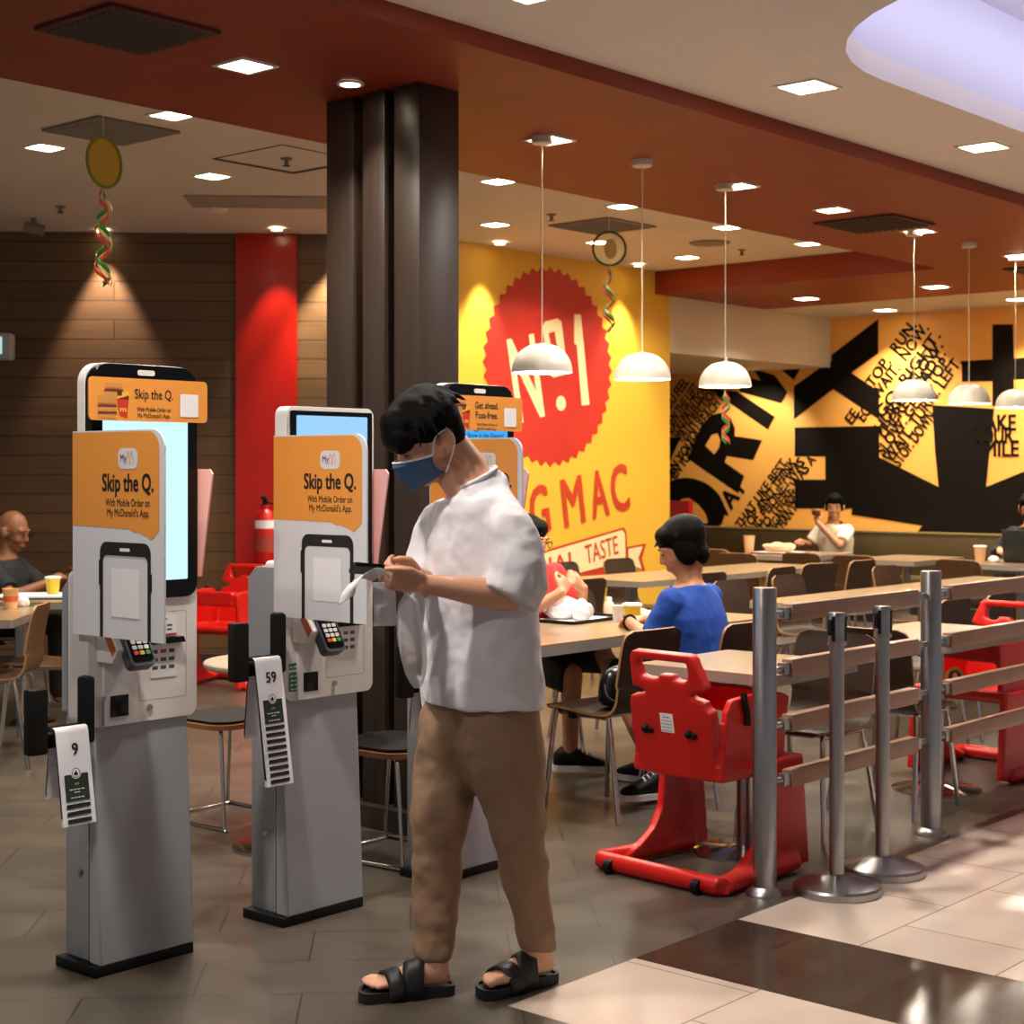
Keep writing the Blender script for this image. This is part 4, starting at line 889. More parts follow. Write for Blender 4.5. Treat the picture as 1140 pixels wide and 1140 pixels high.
# ---------------------------------------------------------------- people
M_skin = mat('skin', '#d9a184', .5, sss=.12, var=.04, vscale=14)
M_skin2 = mat('skin_tan', '#b9805c', .5, sss=.1, var=.05, vscale=14)
M_skin3 = mat('skin_brown', '#8a5a3c', .5, sss=.1, var=.05, vscale=14)
M_hair = mat('black_hair', (.0035,.003,.0028,1), .5, var=.4, vscale=10, stretch=(30,30,3), bump=.4, bscale=60, spec=.06)
M_hairg = mat('grey_hair', '#6e6660', .6, bump=.3, bscale=60)
M_tee = mat('white_cotton', '#ded9df', .85, bump=.12, bscale=9)
M_khaki = mat('khaki_cotton', '#94745a', .85, bump=.15, bscale=8)
def RM(v, it=6): return [('REMESH', {'mode': 'VOXEL', 'voxel_size': v, 'use_smooth_shade': True}), ('SMOOTH', {'factor': .5, 'iterations': it})]
def hframe(c, f, up):                   # head frame: x forward, y to the head's left, z up
    f = Vector(f).normalized(); up = Vector(up); l = up.cross(f).normalized(); up = f.cross(l)
    m = Matrix((f, l, up)).transposed().to_4x4(); m.translation = Vector(c); return m
def rot3(M): return M.to_3x3().to_4x4()
def skull(b, H, ears=True, nose=True):
    def B(c, r): ball(b, H @ Vector(c), r, H, 20, 14)
    B((-.012,0,.025), (.096,.076,.100)); B((.04,0,-.005), (.056,.064,.082)); B((.035,0,-.06), (.052,.053,.055)); B((.058,0,-.092), (.026,.03,.022))
    for s in (-1, 1):
        B((.062,s*.036,-.03), (.03,.026,.03)); B((.078,s*.032,.028), (.018,.026,.010))       # cheeks, brows
        if ears: B((-.012,s*.086,-.010), (.019,.011,.031)); B((-.004,s*.082,-.036), (.012,.009,.013)); B((.006,s*.078,-.012), (.01,.010,.014)); B((-.022,s*.092,.0), (.010,.007,.026))
        B((.083,s*.031,.006), (.012,.015,.009))
    if nose: caps(b, [H @ Vector((.094,0,.012)), H @ Vector((.110,0,-.028))], [.008,.012], 10); [B((.100,s*.012,-.034), (.011,.009,.008)) for s in (-1,1)]
    B((.092,0,-.062), (.013,.026,.008)); B((.089,0,-.074), (.013,.022,.008))
def hand(b, w, d, n, s=1, curl=.5, side=1, thumb=None):
    """hand from wrist w along d, back of the hand facing n; side = +1 puts the thumb along n x d"""
    d = Vector(d).normalized(); n = Vector(n); t = n.cross(d).normalized() * side; n = (t.cross(d) * -side).normalized() if False else (n - d*n.dot(d)).normalized()
    w = Vector(w); P = lambda a, c, e: w + d*a*s + t*c*s + n*e*s
    loft(b, [(P(-.01,0,0), t*.026*s, n*.019*s), (P(.02,0,0), t*.034*s, n*.016*s), (P(.055,0,0), t*.041*s, n*.015*s), (P(.085,0,.001), t*.04*s, n*.013*s), (P(.095,0,.001), t*.036*s, n*.009*s)], 16)
    for k, (c, L) in enumerate(((.030,.068),(.010,.076),(-.011,.070),(-.031,.055))):
        p = P(.082, c, .002); a = 0; q = [p]; cc = curl[k] if isinstance(curl, (list, tuple)) else curl
        for j, fr in enumerate((.45, .32, .23)):
            a += cc*(.9, 1.1, .8)[j]; p = p + (d*math.cos(a) - n*math.sin(a))*L*fr*s + t*c*.06*s; q.append(p)
        caps(b, q, [.0095*s,.0088*s,.0082*s,.0072*s], 10)
    tb = thumb or [(.025,.030,-.004),(.055,.056,-.014),(.085,.058,-.026),(.107,.052,-.034)]
    caps(b, [P(*q) for q in tb], [.015*s,.0115*s,.0098*s,.008*s], 10)
def ribbon(b, pts, wv, k=6):
    q = smooth_path(pts, k); wv = [Vector(w) for w in wv] if isinstance(wv[0], (tuple, list, Vector)) else [Vector(wv)]*len(q)
    if len(wv) != len(q): wv = [wv[min(len(wv)-1, int(i*len(wv)/len(q)))] for i in range(len(q))]
    L = [b.verts.new(p - w/2) for p, w in zip(q, wv)]; Rr = [b.verts.new(p + w/2) for p, w in zip(q, wv)]
    for i in range(len(q)-1): b.faces.new((L[i], L[i+1], Rr[i+1], Rr[i]))
def foot(b, F):                          # bare foot in the frame F: x to the toes, y towards the big toe side
    loft(b, [(F @ Vector((x,yc,zc)), rot3(F) @ Vector((0,hw,0)), rot3(F) @ Vector((0,0,hh))) for x, yc, hw, zc, hh in ((.004,0,.018,.052,.02),(.02,0,.03,.056,.03),(.06,0,.034,.066,.042),(.10,.0,.036,.062,.036),(.14,.0,.041,.053,.026),(.175,.002,.045,.045,.019),(.20,.004,.043,.041,.014))], 18)
    for k, (y, L, r) in enumerate(((.032,.235,.0145),(.012,.236,.0112),(-.006,.229,.0105),(-.022,.220,.010),(-.036,.208,.0095))):
        caps(b, [F @ Vector((.185,y*.95,.042)), F @ Vector((L-.016,y,.045)), F @ Vector((L,y,.040))], [r*.92,r*.86,r*.8], 10)
def sandal(t, F, name='sandal'):
    b = nb(); o = smooth_path([(-.012,0,0),(-.005,-.026,0),(.03,-.037,0),(.09,-.039,0),(.15,-.047,0),(.20,-.050,0),(.24,-.035,0),(.258,.002,0),(.256,.034,0),(.235,.050,0),(.18,.049,0),(.12,.040,0),(.06,.036,0),(.015,.033,0),(-.006,.022,0),(-.012,0,0)], 4)[:-1]
    o = [(p.x, p.y) for p in o]; prism(b, o, .021, F); sole = obj(name, b, mat('black_rubber', '#141414', .6), t, bev=.006)
    b = nb(); inn = [(.125 + (x-.125)*.93, y*.88) for x, y in o]; prism(b, o, .008, F @ Matrix.Translation((0,0,.020)), [inn]); obj('rim', b, mat('black_rubber', '#141414', .6), sole)
    for nm, x0, x1, hw, zt, sk in (('instep_strap',.072,.132,.043,.106,.012),('toe_strap',.148,.190,.0505,.078,-.012)):
        b = nb(); ro = []
        for i in range(17):
            a = math.pi*i/16; y = hw*math.cos(a); z = .012 + (zt - .012)*math.sin(a)**.75
            ro.append([b.verts.new(F @ Vector((x + sk*math.cos(a), y, z - (x-x0)*.28))) for x in (x0, (x0*2+x1)/3, (x0+2*x1)/3, x1)])
        for r0, r1 in zip(ro, ro[1:]):
            for k in range(3): b.faces.new((r0[k], r0[k+1], r1[k+1], r1[k]))
        obj(nm, b, mat('black_strap', '#1a1a1a', .5), sole, 180, mods=[('SOLIDIFY', {'thickness': .005, 'offset': 1})])
    return sole

# ---- the man in the white T-shirt (local x = camera right, y = away, z up)
D0 = 4.5; base = cam_pt(525, D0)
man = thing('person', 'person in white T-shirt, khaki trousers and blue mask, walking while looking at a phone', 'person', base, YAW)
X0 = (525 - 570)/1795*D0
def MP(px, py, dy=0.): d = D0 + dy; return Vector(((px - 570)/1795*d - X0, dy, EH - (py - 524)/1795*d))
fd = Vector((-.79, -.61, 0)); ld = Vector((.61, -.79, 0))         # where chest faces, his left
def slice_(py, xl, xr, dy=0, ratio=.6, tilt=0, w=None):           # torso ring whose outline meets the given pixel columns
    c = MP((xl+xr)/2, py, dy); half = (xr - xl)/2/1795*(D0+dy); A = half / math.sqrt(.61**2 + (ratio*.79)**2)
    t = Vector((0,0,tilt)); return (c, ld*A + t*.61, fd*A*ratio - t*.79)
hC = MP(477, 489, .0); yaw = R(30); hh = Vector((-math.cos(yaw), -math.sin(yaw), 0)); pit = R(30)
H = hframe(hC, hh*math.cos(pit) - Vector((0,0,math.sin(pit))), hh*math.sin(pit) + Vector((0,0,math.cos(pit))))
b = nb(); skull(b, H)
nk = MP(534, 556, .0)
caps(b, [H @ Vector((-.045,0,-.03)), (H @ Vector((-.05,0,-.06)) + nk)/2 + Vector((.012,0,.012)), nk], [.056,.052,.062], 18)
caps(b, [H @ Vector((.0,0,-.06)), MP(520, 552, -.02)], [.038,.05], 14)
loft(b, [slice_(550,497,552), slice_(575,480,580), slice_(640,480,590), slice_(720,484,590), slice_(780,484,584,0,.55), slice_(845,492,580,0,.5)], 24)
shL, elL, wrL = MP(570,592,-.15), MP(566,664,-.17), MP(474,650,-.24)
shR, elR, wrR = MP(494,575,.14), MP(484,655,.06), MP(462,640,-.12)
caps(b, [shL, elL], [.052,.042], 16); caps(b, [elL, elL.lerp(wrL,.35), elL.lerp(wrL,.7), wrL], [.042,.041,.032,.026], 16)
caps(b, [shR, elR, wrR], [.05,.04,.027], 14)
hand(b, wrL, (MP(430,643,-.25) - wrL), (-.1,-.75,-.55), .98, [.75,.7,.65,.6], -1, [(.02,.028,.006),(.05,.05,.012),(.085,.05,.016),(.11,.042,.012)])
hand(b, wrR, (MP(424,632,-.2) - wrR), (.15,.55,.75), .95, [.55,.6,.7,.8], 1, [(.02,.03,.004),(.055,.045,.02),(.085,.04,.022),(.11,.03,.016)])
hipL, knL, anL = MP(550,850,-.05), MP(577,925,-.03), MP(597,1066,.05)
hipR, knR, anR = MP(502,850,.05), MP(489,905,.0), MP(485,1074,-.02)
caps(b, [hipL, knL, anL], [.066,.05,.038], 16); caps(b, [hipR, knR, anR], [.062,.05,.038], 16)
def foot_frame(heel, toe, pitch=0):
    a = Vector(heel); c = Vector(toe); x = (c - a); x.z = 0; x.normalize(); x = (x + Vector((0,0,pitch))).normalized(); return frame(a, x, Vector((0,0,1)).cross(x))
def gp(px, d): return Vector(((px-570)/1795*d - X0, d - D0, 0))
FR_ = foot_frame(gp(502, 4.475), gp(400, 4.42)); FL_ = foot_frame(gp(615, 4.585), gp(528, 4.43))
for F, an in ((FR_, anR), (FL_, anL)):
    F.translation.z = .001
    caps(b, [an, F @ Vector((.045,0,.09)), F @ Vector((.04,0,.065))], [.038,.034,.034], 14)
foot(b, FR_ @ Matrix.Scale(-1, 4, (0,1,0))); foot(b, FL_)
body = obj('body', b, M_skin, man, 180, mods=RM(.0052, 4))
# hair: thick top swept forward over a short back
b = nb()
def HB(c, r): ball(b, H @ Vector(c), r, H, 24, 16)
HB((-.014,0,.050), (.108,.088,.088)); HB((.045,0,.075), (.066,.08,.060)); HB((.082,.0,.050), (.036,.072,.050)); HB((.088,.0,.042), (.026,.060,.036)); HB((.0,.0,.082), (.09,.078,.066)); HB((-.065,0,.03), (.048,.072,.075))
HB((-.05,.03,.0), (.05,.046,.06)); HB((-.05,-.03,.0), (.05,.046,.06))
rnd = random.Random(4)
for i in range(170):                    # locks combed from the crown forward and down
    a = rnd.uniform(-2.5, 2.5); r0 = rnd.uniform(.25, 1); cy = math.sin(a); cx = math.cos(a)
    p0 = Vector((-.03 + .085*cx*r0, .07*cy*r0, .146 - .055*r0*r0)); dn = Vector((cx*1.0 + .25, cy*.75, 0)).normalized()
    L = rnd.uniform(.035, .07) * (1.25 if cx > .2 else .8)
    p1 = p0 + dn*L*.6 + Vector((0,0,-L*.35)); p2 = p0 + dn*L*.95 + Vector((0,0,-L*(1.0 if cx > .2 else .8)))
    caps(b, [H @ p0, H @ p1, H @ p2], [.010,.009,.0035], 7)
obj('hair', b, M_hair, man, 180, mods=RM(.0048, 2))
b = nb(); ball(b, H @ Vector((-.03,.0,.005)), (.066,.0782,.062), H, 24, 16); ball(b, H @ Vector((-.055,0,-.03)), (.046,.062,.05), H, 24, 16); obj('cropped_sides', b, mat('cropped_hair', '#2a1d17', .7, bump=.3, bscale=150), man, 180)
# eyes looking down, brows
b = nb()
for s in (-1, 1):
    tube(b, [H @ Vector((.0985 - .1*abs(y-.031), s*y, .002 - .5*(y-.031)**2*10)) for y in (.018,.026,.034,.043)], [.0012,.0022,.0024,.0015], 8)
obj('eyelashes', b, M_black, man)
b = nb()
for s in (-1, 1): tube(b, [H @ Vector((.1 - .22*abs(y-.02)*1.0, s*y, .031 + .004*math.sin((y-.015)*70))) for y in (.014,.024,.034,.046,.052)], [.002,.0042,.0042,.003,.001], 8)
obj('eyebrows', b, M_hair, man)
# mask
b = nb(); rows = []
for j in range(9):
    t_ = j/8; row = []
    for i in range(21):
        s = i/10 - 1; y = .074*s*(1 - .12*t_); x = .134 - .083*abs(s)**1.8 - .013*(t_-.35)**2*4 + .006*math.sin(t_*math.pi*5)*(1-abs(s)); z = -.005 - .098*t_ + .022*(-abs(s)**1.5)*(1-t_) + .012*abs(s)*t_
        row.append(b.verts.new(H @ Vector((x, y, z))))
    rows.append(row)
for r0, r1 in zip(rows, rows[1:]):
    for k in range(20): b.faces.new((r0[k], r0[k+1], r1[k+1], r1[k]))
top_edge = [v.co.copy() for v in rows[0]]; cor = [rows[0][20].co.copy(), rows[8][20].co.copy(), rows[0][0].co.copy(), rows[8][0].co.copy()]
mk = obj('face_mask', b, mat('mask_blue', '#3c5f86', .8), man, 180, mods=[('SOLIDIFY', {'thickness': .002, 'offset': 1})])
b = nb(); tube(b, top_edge, .0032, 8); obj('nose_band', b, M_paper, mk)
b = nb()
for s, (c0, c1) in ((1, cor[:2]), (-1, cor[2:])):
    tube(b, smooth_path([c0, H @ Vector((.02,s*.085,.012)), H @ Vector((-.018,s*.092,.018)), H @ Vector((-.03,s*.092,-.012)), H @ Vector((-.01,s*.088,-.045)), c1], 6), .0022, 8)
obj('ear_loop', b, M_paper, mk)
# T-shirt
b = nb()
def neck_(py, xl, xr): c, ax, ay = slice_(py, xl, xr, 0, .88)[:3]; return (c, ax + Vector((0,0,.012)), ay - Vector((0,0,.030)))
def fold(k, a, ph): return lambda u: 1 + a*math.sin(2*math.pi*k*u + ph) + a*.6*math.sin(2*math.pi*(k*2+1)*u + ph*2.1)
loft(b, [neck_(533,501,551) , neck_(544,492,563), slice_(556,482,576,0,.62), slice_(570,476,585,0,.6), slice_(600,472,592,0,.62)+(fold(3,.006,.5),), slice_(640,470,598,0,.64)+(fold(3,.010,.9),), slice_(680,469,601,0,.66)+(fold(4,.012,1.3),), slice_(720,468,604,0,.68)+(fold(4,.014,1.6),), slice_(755,467,606,0,.7)+(fold(4,.016,1.9),), slice_(783,467,607,0,.72,.0)+(fold(4,.017,2.1),)], 48)
def sleeve(pts, rr): tube(b, smooth_path(pts, 5), [r for r in smooth_r(rr, 5)], 28)
def smooth_r(rr, k):
    o = []
    for a, c in zip(rr, rr[1:]): o += [a + (c-a)*j/k for j in range(k)]
    return o + [rr[-1]]
sleeve([MP(548,574,-.08), MP(568,592,-.14), MP(575,625,-.17), MP(574,650,-.18), MP(566,667,-.19)], [.05,.072,.078,.084,.080])
sleeve([MP(505,572,.09), MP(492,585,.13), MP(484,620,.12), MP(480,652,.09)], [.06,.07,.075,.08])
shirt = obj('t_shirt', b, M_tee, man, 180, mods=RM(.0075, 5))
for tn, ts, st in (('cloth_folds', .11, .020), ('cloth_creases', .045, .008)):
    tx = bpy.data.textures.new(tn, 'CLOUDS'); tx.noise_scale = ts; tx.noise_depth = 1
    md = shirt.modifiers.new(tn, 'DISPLACE'); md.texture = tx; md.strength = st; md.mid_level = .5; md.texture_coords = 'LOCAL'
b = nb(); c_ = neck_(533,500,552); tube(b, [c_[0] + c_[1]*math.cos(2*math.pi*i/40) + c_[2]*math.sin(2*math.pi*i/40) for i in range(41)], .0065, 10); obj('collar', b, M_tee, shirt, 180)
# trousers
b = nb()
def leg_slice(py, xl, xr, dy, k=1.0): c = MP((xl+xr)/2, py, dy); h = (xr-xl)/2/1795*(D0+dy); return (c, Vector((h,0,0)), Vector((0,h*k,0)))
loft(b, [slice_(760,482,590,0,.66), slice_(785,473,597,0,.66), slice_(805,478,592,0,.6), slice_(818,490,580,0,.5)], 32)
loft(b, [leg_slice(772,474,542,.05,1.2), leg_slice(795,469,545,.05,1.2), leg_slice(830,463,541,.045,1.1), leg_slice(860,459,531,.035), leg_slice(895,457,527,.005)+(fold(3,.012,1),), leg_slice(915,457,522,-.0)+(fold(3,.02,2),), leg_slice(945,459,514,.0), leg_slice(990,459,511,.0)+(fold(2,.02,1),), leg_slice(1030,459,508,-.01)+(fold(3,.03,0),), leg_slice(1055,459,505,-.015)+(fold(4,.025,2),), leg_slice(1067,460,503,-.015)], 32)
loft(b, [leg_slice(772,514,598,-.045,1.1), leg_slice(795,507,603,-.045,1.1), leg_slice(830,508,607,-.045,1.05), leg_slice(860,517,608,-.04), leg_slice(900,536,607,-.03)+(fold(3,.012,1),), leg_slice(940,548,608,-.02)+(fold(3,.015,0),), leg_slice(980,559,611,.0), leg_slice(1020,569,615,.02)+(fold(3,.02,2),), leg_slice(1045,574,617,.035)+(fold(4,.025,1),), leg_slice(1056,576,618,.04)], 32)
tr = obj('trousers', b, M_khaki, man, 180, mods=RM(.007, 12))
for tn, ts, st in (('trouser_folds', .12, .022), ('trouser_creases', .05, .010)):
    tx = bpy.data.textures.new(tn, 'CLOUDS'); tx.noise_scale = ts; tx.noise_depth = 1
    md = tr.modifiers.new(tn, 'DISPLACE'); md.texture = tx; md.strength = st; md.texture_coords = 'LOCAL'
b = nb(); tube(b, smooth_path([MP(560,784,-.135), MP(566,793,-.135), MP(571,806,-.132)], 4), .0025, 6); obj('pocket_seam', b, mat('dark_khaki', '#54402f', .9), tr)
sandal(man, FR_); sandal(man, FL_)
# phone, receipts, bag: held things
Mman = Matrix.Translation(base) @ Matrix.Rotation(YAW, 4, 'Z')
PHc = MP(416, 634, -.215); Pf = frame(PHc, (1,.25,-.10), (.2,-.85,.35)); t = thing('smartphone', 'black smartphone held flat in both hands of the man in the white T-shirt', 'phone', Mman @ PHc, YAW)
Pl = Pf.copy(); Pl.translation = Vector()
b = nb(); prism(b, rrect(-.062,.062,-.035,.035,.009), .009, Pl @ Matrix.Translation((0,0,-.0045))); obj('phone_body', b, M_kblack, t, bev=.002)
b = nb(); flat(b, rrect(-.058,.058,-.032,.032,.006), Pl, .0052); obj('display', b, mat('phone_display', '#10141c', .1), t)
b = nb(); prism(b, rrect(-.055,-.03,.008,.03,.005), .0015, Pl @ Matrix.Translation((0,0,-.006))); obj('camera_bump', b, M_black, t)
t = thing('receipt', 'long white paper receipt curling out of the hand towards the kiosk', 'receipt', Mman @ MP(425,645,-.25), YAW); o_ = MP(425,645,-.25)
b = nb(); ribbon(b, [MP(424,641,-.265)-o_, MP(410,638,-.275)-o_, MP(397,645,-.285)-o_, MP(389,656,-.29)-o_, MP(386,668,-.285)-o_], Vector((.045,-.03,.03))); obj('paper_strip', b, M_paper, t, 180, mods=[('SOLIDIFY', {'thickness': .0006})])
t = thing('receipt', 'white paper receipt hanging straight down from the hand beside the plastic bag', 'receipt', Mman @ MP(425,650,-.22), YAW); o_ = MP(425,650,-.22)
b = nb(); ribbon(b, [MP(427,648,-.225)-o_, MP(428,660,-.225)-o_, MP(428.5,675,-.225)-o_, MP(429,688,-.22)-o_, MP(428,697,-.21)-o_], Vector((.058,.02,0))); obj('paper_strip', b, M_paper, t, 180, mods=[('SOLIDIFY', {'thickness': .0006})])
t = thing('plastic_bag', 'small clear plastic bag with food hanging from the hand of the man in white', 'bag', Mman @ MP(457,700,-.2), YAW); o_ = MP(457,700,-.2)
b = nb(); 
def bs(py, xl, xr, k, ph): c = MP((xl+xr)/2, py, -.2) - o_; h = (xr-xl)/2/1795*4.3; return (c, Vector((h,0,0)), Vector((0,h*k,0)), fold(5,.05,ph))
loft(b, [bs(662,450,460,.8,0), bs(672,444,466,.8,.4), bs(690,441,469,.8,.9), bs(710,442,473,.85,1.3), bs(732,446,475,.9,1.7), bs(750,451,474,.9,2.2), bs(761,457,471,.9,2.6), bs(766,461,467,.9,3)], 40)
bag_m = mat('clear_plastic', '#e6e6ec', .25, alpha=.5, bump=.5, bscale=25)
obj('bag_skin', b, bag_m, t, 180)
b = nb(); tube(b, smooth_path([MP(452,665,-.2)-o_, MP(452,655,-.22)-o_, MP(456,650,-.225)-o_, MP(461,657,-.2)-o_, MP(459,667,-.2)-o_], 5), .0045, 8); obj('handle', b, bag_m, t)
b = nb(); ball(b, MP(461,738,-.2)-o_, (.024,.022,.030)); ball(b, MP(459,718,-.2)-o_, (.02,.02,.026)); obj('food_bundle', b, mat('bag_food', '#b58d78', .7), t, 180)

# ---- seated diners, local +y = the way they face, built from the same anatomy
def sitter(label, loc, rot, skin, shirt, pants, J, hair=M_hair, s=1.0, sleeve_f=.55, pant_f=1.0, bald=False, shoes=None, mask=None, long_hair=False, glasses=False, vox=.008):
    t = thing('person', label, 'person', loc, R(rot))
    V = lambda p: Vector(p)*s
    hip, ch, nk = V(J.get('hip', (0,-.02,.57))), V(J.get('chest', (0,.0,.86))), V(J.get('neck', (0,.02,1.0)))
    hc = V(J['head']); ya, pi_ = R(J.get('yaw', 0)), R(J.get('pitch', 10)); fh = Vector((-math.sin(ya), math.cos(ya), 0))
    H = hframe(hc, fh*math.cos(pi_) - Vector((0,0,math.sin(pi_))), fh*math.sin(pi_) + Vector((0,0,math.cos(pi_))))
    b = nb(); skull(b, H, not long_hair); caps(b, [H @ Vector((-.03,0,-.05)), nk + V((0,0,.02)), nk - V((0,0,.04))], [.054*s,.055*s,.075*s], 14)
    X = Vector((1,0,0)); Y = Vector((0,1,0))
    def tor(b, k, top=True):
        r = [(hip - V((0,0,.09)), .17, .125), (hip, .175, .13), (hip.lerp(ch,.4), .165, .125), (hip.lerp(ch,.75), .185, .125), (ch, .19, .12), (ch.lerp(nk,.55), .165, .095), (ch.lerp(nk,.85), .11, .075)] + ([(nk, .065, .062)] if top else [])
        loft(b, [(c, X*a*s*k, Y*d*s*k) for c, a, d in r], 28)
    tor(b, .95); arms = []
    for sd, nm in ((-1,'L'), (1,'R')):
        sh = ch.lerp(nk,.55) + V((sd*.165,0,-.01)); el, wr = V(J['el'+nm]), V(J['wr'+nm]); arms.append((sh, el, wr))
        caps(b, [sh, el, wr], [.048*s,.038*s,.027*s], 12); hd = V(J.get('hd'+nm, J['wr'+nm])) ; d = (hd - wr) if (hd-wr).length > .01 else (wr - el)
        hand(b, wr, d, J.get('hn'+nm, (0,-.2,1)), s*.95, J.get('curl', .5), -sd if J.get('flip') else sd)
    legs = []
    for sd, nm in ((-1,'L'), (1,'R')):
        hp = hip + V((sd*.09,.0,-.04)); kn, an = V(J.get('kn'+nm, (sd*.11,.40,.54))), V(J.get('an'+nm, (sd*.11,.40,.09))); legs.append((hp, kn, an))
        caps(b, [hp, kn, an], [.08*s,.055*s,.036*s], 12)
    obj('body', b, skin, t, 180, mods=RM(vox, 4))
    b = nb(); tor(b, 1.06, False); c = ch.lerp(nk,.9); loft(b, [(ch.lerp(nk,.7), X*.15*s, Y*.09*s), (c, X*.085*s, Y*.078*s)], 24)
    for sh, el, wr in arms:
        if sleeve_f <= .6: tube(b, [sh + (sh-el)*.08, sh.lerp(el,.3), sh.lerp(el,sleeve_f*1.5)], [.062*s,.066*s,.068*s], 18); ball(b, sh, .062*s)
        else: caps(b, [sh, el, el.lerp(wr,.92)], [.062*s,.052*s,.040*s], 14)
    o = obj('shirt', b, shirt, t, 180, mods=RM(vox, 5))
    tx = bpy.data.textures.new('shirt_folds', 'CLOUDS'); tx.noise_scale = .09; md = o.modifiers.new('folds', 'DISPLACE'); md.texture = tx; md.strength = .014; md.texture_coords = 'LOCAL'
    b = nb()
    for hp, kn, an in legs:
        if pant_f >= 1: caps(b, [hp, kn, kn.lerp(an,.9)], [.095*s,.07*s,.056*s], 14)
        else: caps(b, [hp, hp.lerp(kn,.5)], [.095*s,.085*s], 14); cyl(b, hp.lerp(kn,.4), kn.lerp(an,.06), .087*s, .078*s, 18)
    loft(b, [(hip + V((0,0,-.13)), X*.17*s, Y*.14*s), (hip + V((0,0,.06)), X*.18*s, Y*.138*s)], 24)
    obj('trousers', b, pants, t, 180, mods=RM(vox, 5))
    if shoes:
        for (hp, kn, an), dr in zip(legs, J.get('toes', ((0,1,0),(0,1,0)))):
            F = frame(an - Vector(dr).normalized()*.05 + Vector((0,0,-.085)), dr, Vector((0,0,1)).cross(Vector(dr)))
            b = nb(); loft(b, [(F @ Vector((x,0,z)), rot3(F) @ Vector((0,w,0)), rot3(F) @ Vector((0,0,h))) for x, w, z, h in ((-.03,.025,.05,.03),(0,.036,.06,.05),(.06,.038,.07,.058),(.11,.042,.058,.04),(.17,.046,.045,.026),(.215,.036,.038,.016),(.232,.018,.034,.008))], 18); sh_ = obj('shoe', b, shoes, t, 180)
            b = nb(); prism(b, [(p.x,p.y) for p in smooth_path([(-.04,0,0),(-.02,-.034,0),(.06,-.038,0),(.17,-.049,0),(.225,-.03,0),(.242,0,0),(.225,.03,0),(.17,.049,0),(.06,.038,0),(-.02,.034,0),(-.04,0,0)], 4)[:-1]], .026, F); obj('shoe_sole', b, M_paper, sh_)
            b = nb(); [tube(b, [F @ Vector((x,-.03,z)), F @ Vector((x,0,z+.012)), F @ Vector((x,.03,z))], .003, 6) for x, z in ((.09,.105),(.11,.094),(.13,.082))]; obj('laces', b, M_paper, sh_)
    b = nb(); hb = lambda c, r: ball(b, H @ Vector(c), r, H, 20, 14)
    if bald: hb((-.035,0,.0), (.078,.079,.05)); hb((-.06,0,-.01), (.052,.066,.06))
    else:
        hb((-.016,0,.05), (.106,.088,.088)); hb((-.05,0,.01), (.066,.08,.085)); hb((.042,0,.08), (.052,.07,.042))
        for sd in (-1, 1): hb((-.005,sd*.066,.015), (.05,.022,.06))
        if long_hair: hb((-.062,0,-.05), (.05,.07,.06)); [hb((-.005,sd*.07,-.01), (.052,.024,.075)) for sd in (-1,1)]; hb((-.03,0,.05), (.108,.094,.094)); hb((.07,0,.05), (.024,.060,.036))
        rnd = random.Random(int(hc.x*1000) + 5)
        for i in range(70):
            a = rnd.uniform(-3.1, 3.1); r0 = rnd.uniform(.3,1); cx, cy = math.cos(a), math.sin(a); p0 = Vector((-.02 + .08*cx*r0, .07*cy*r0, .135 - .05*r0)); dn = Vector((cx, cy*.8, -.7)); L = rnd.uniform(.03,.06)
            caps(b, [H @ p0, H @ (p0 + dn*L)], [.01,.004], 6)
    obj('hair', b, hair, t, 180, mods=RM(.006, 2))
    b = nb()
    for sd in (-1, 1): ball(b, H @ Vector((.0925, sd*.031, .006)), (.004,.008,.005), H, 10, 8); tube(b, [H @ Vector((.1 - .22*abs(y-.02), sd*y, .030)) for y in (.014,.03,.046)], [.002,.004,.002], 6)
    obj('eyes_and_brows', b, M_black, t)
    if mask:
        b = nb(); ball(b, H @ Vector((.055,0,-.055)), (.062,.064,.052), H, 20, 14); obj('face_mask', b, mask, t, 180)
    if glasses:
        b = nb()
        for sd in (-1, 1): tube(b, [H @ Vector((.112, sd*.033 + .02*math.cos(2*math.pi*i/16), .004 + .017*math.sin(2*math.pi*i/16))) for i in range(17)], .0018, 6); tube(b, [H @ Vector((.108,sd*.055,.01)), H @ Vector((0,sd*.08,.01))], .0018, 6)
        obj('glasses', b, M_black, t)
    return t, H
bl, Hb = sitter('person in blue T-shirt with short dark hair, seated with back to the fence', (5.96, 4.16, 0), 4, M_skin2, mat('blue_cotton', '#17449c', .85), mat('black_shorts', '#17161a', .85),
    {'head': (-.02,.06,1.105), 'neck': (0,.03,.955), 'chest': (0,.01,.80), 'yaw': 38, 'pitch': 24, 'elL': (-.20,.10,.69), 'wrL': (-.03,.33,.755), 'hdL': (.06,.40,.755), 'elR': (.22,.12,.70), 'wrR': (.14,.36,.755), 'hdR': (.08,.45,.755), 'knL': (-.10,.38,.54), 'anL': (-.24,.04,.105), 'anR': (.1,.3,.09), 'knR': (.12,.38,.54), 'toes': ((-.6,.35,0),(0,1,0))}, long_hair=True, pant_f=.5, shoes=M_black)
b = nb(); tube(b, [Vector((-.03 + .0*i, .33, .755)) + Vector((0, .03*0, 0)) + (Vector((.66,-.75,0))*0) + Vector((.024*math.cos(2*math.pi*i/16), -.03*math.cos(2*math.pi*i/16)*.6, .032*math.sin(2*math.pi*i/16))) for i in range(17)], .006, 8); obj('bracelet', b, M_black, bl, 180)
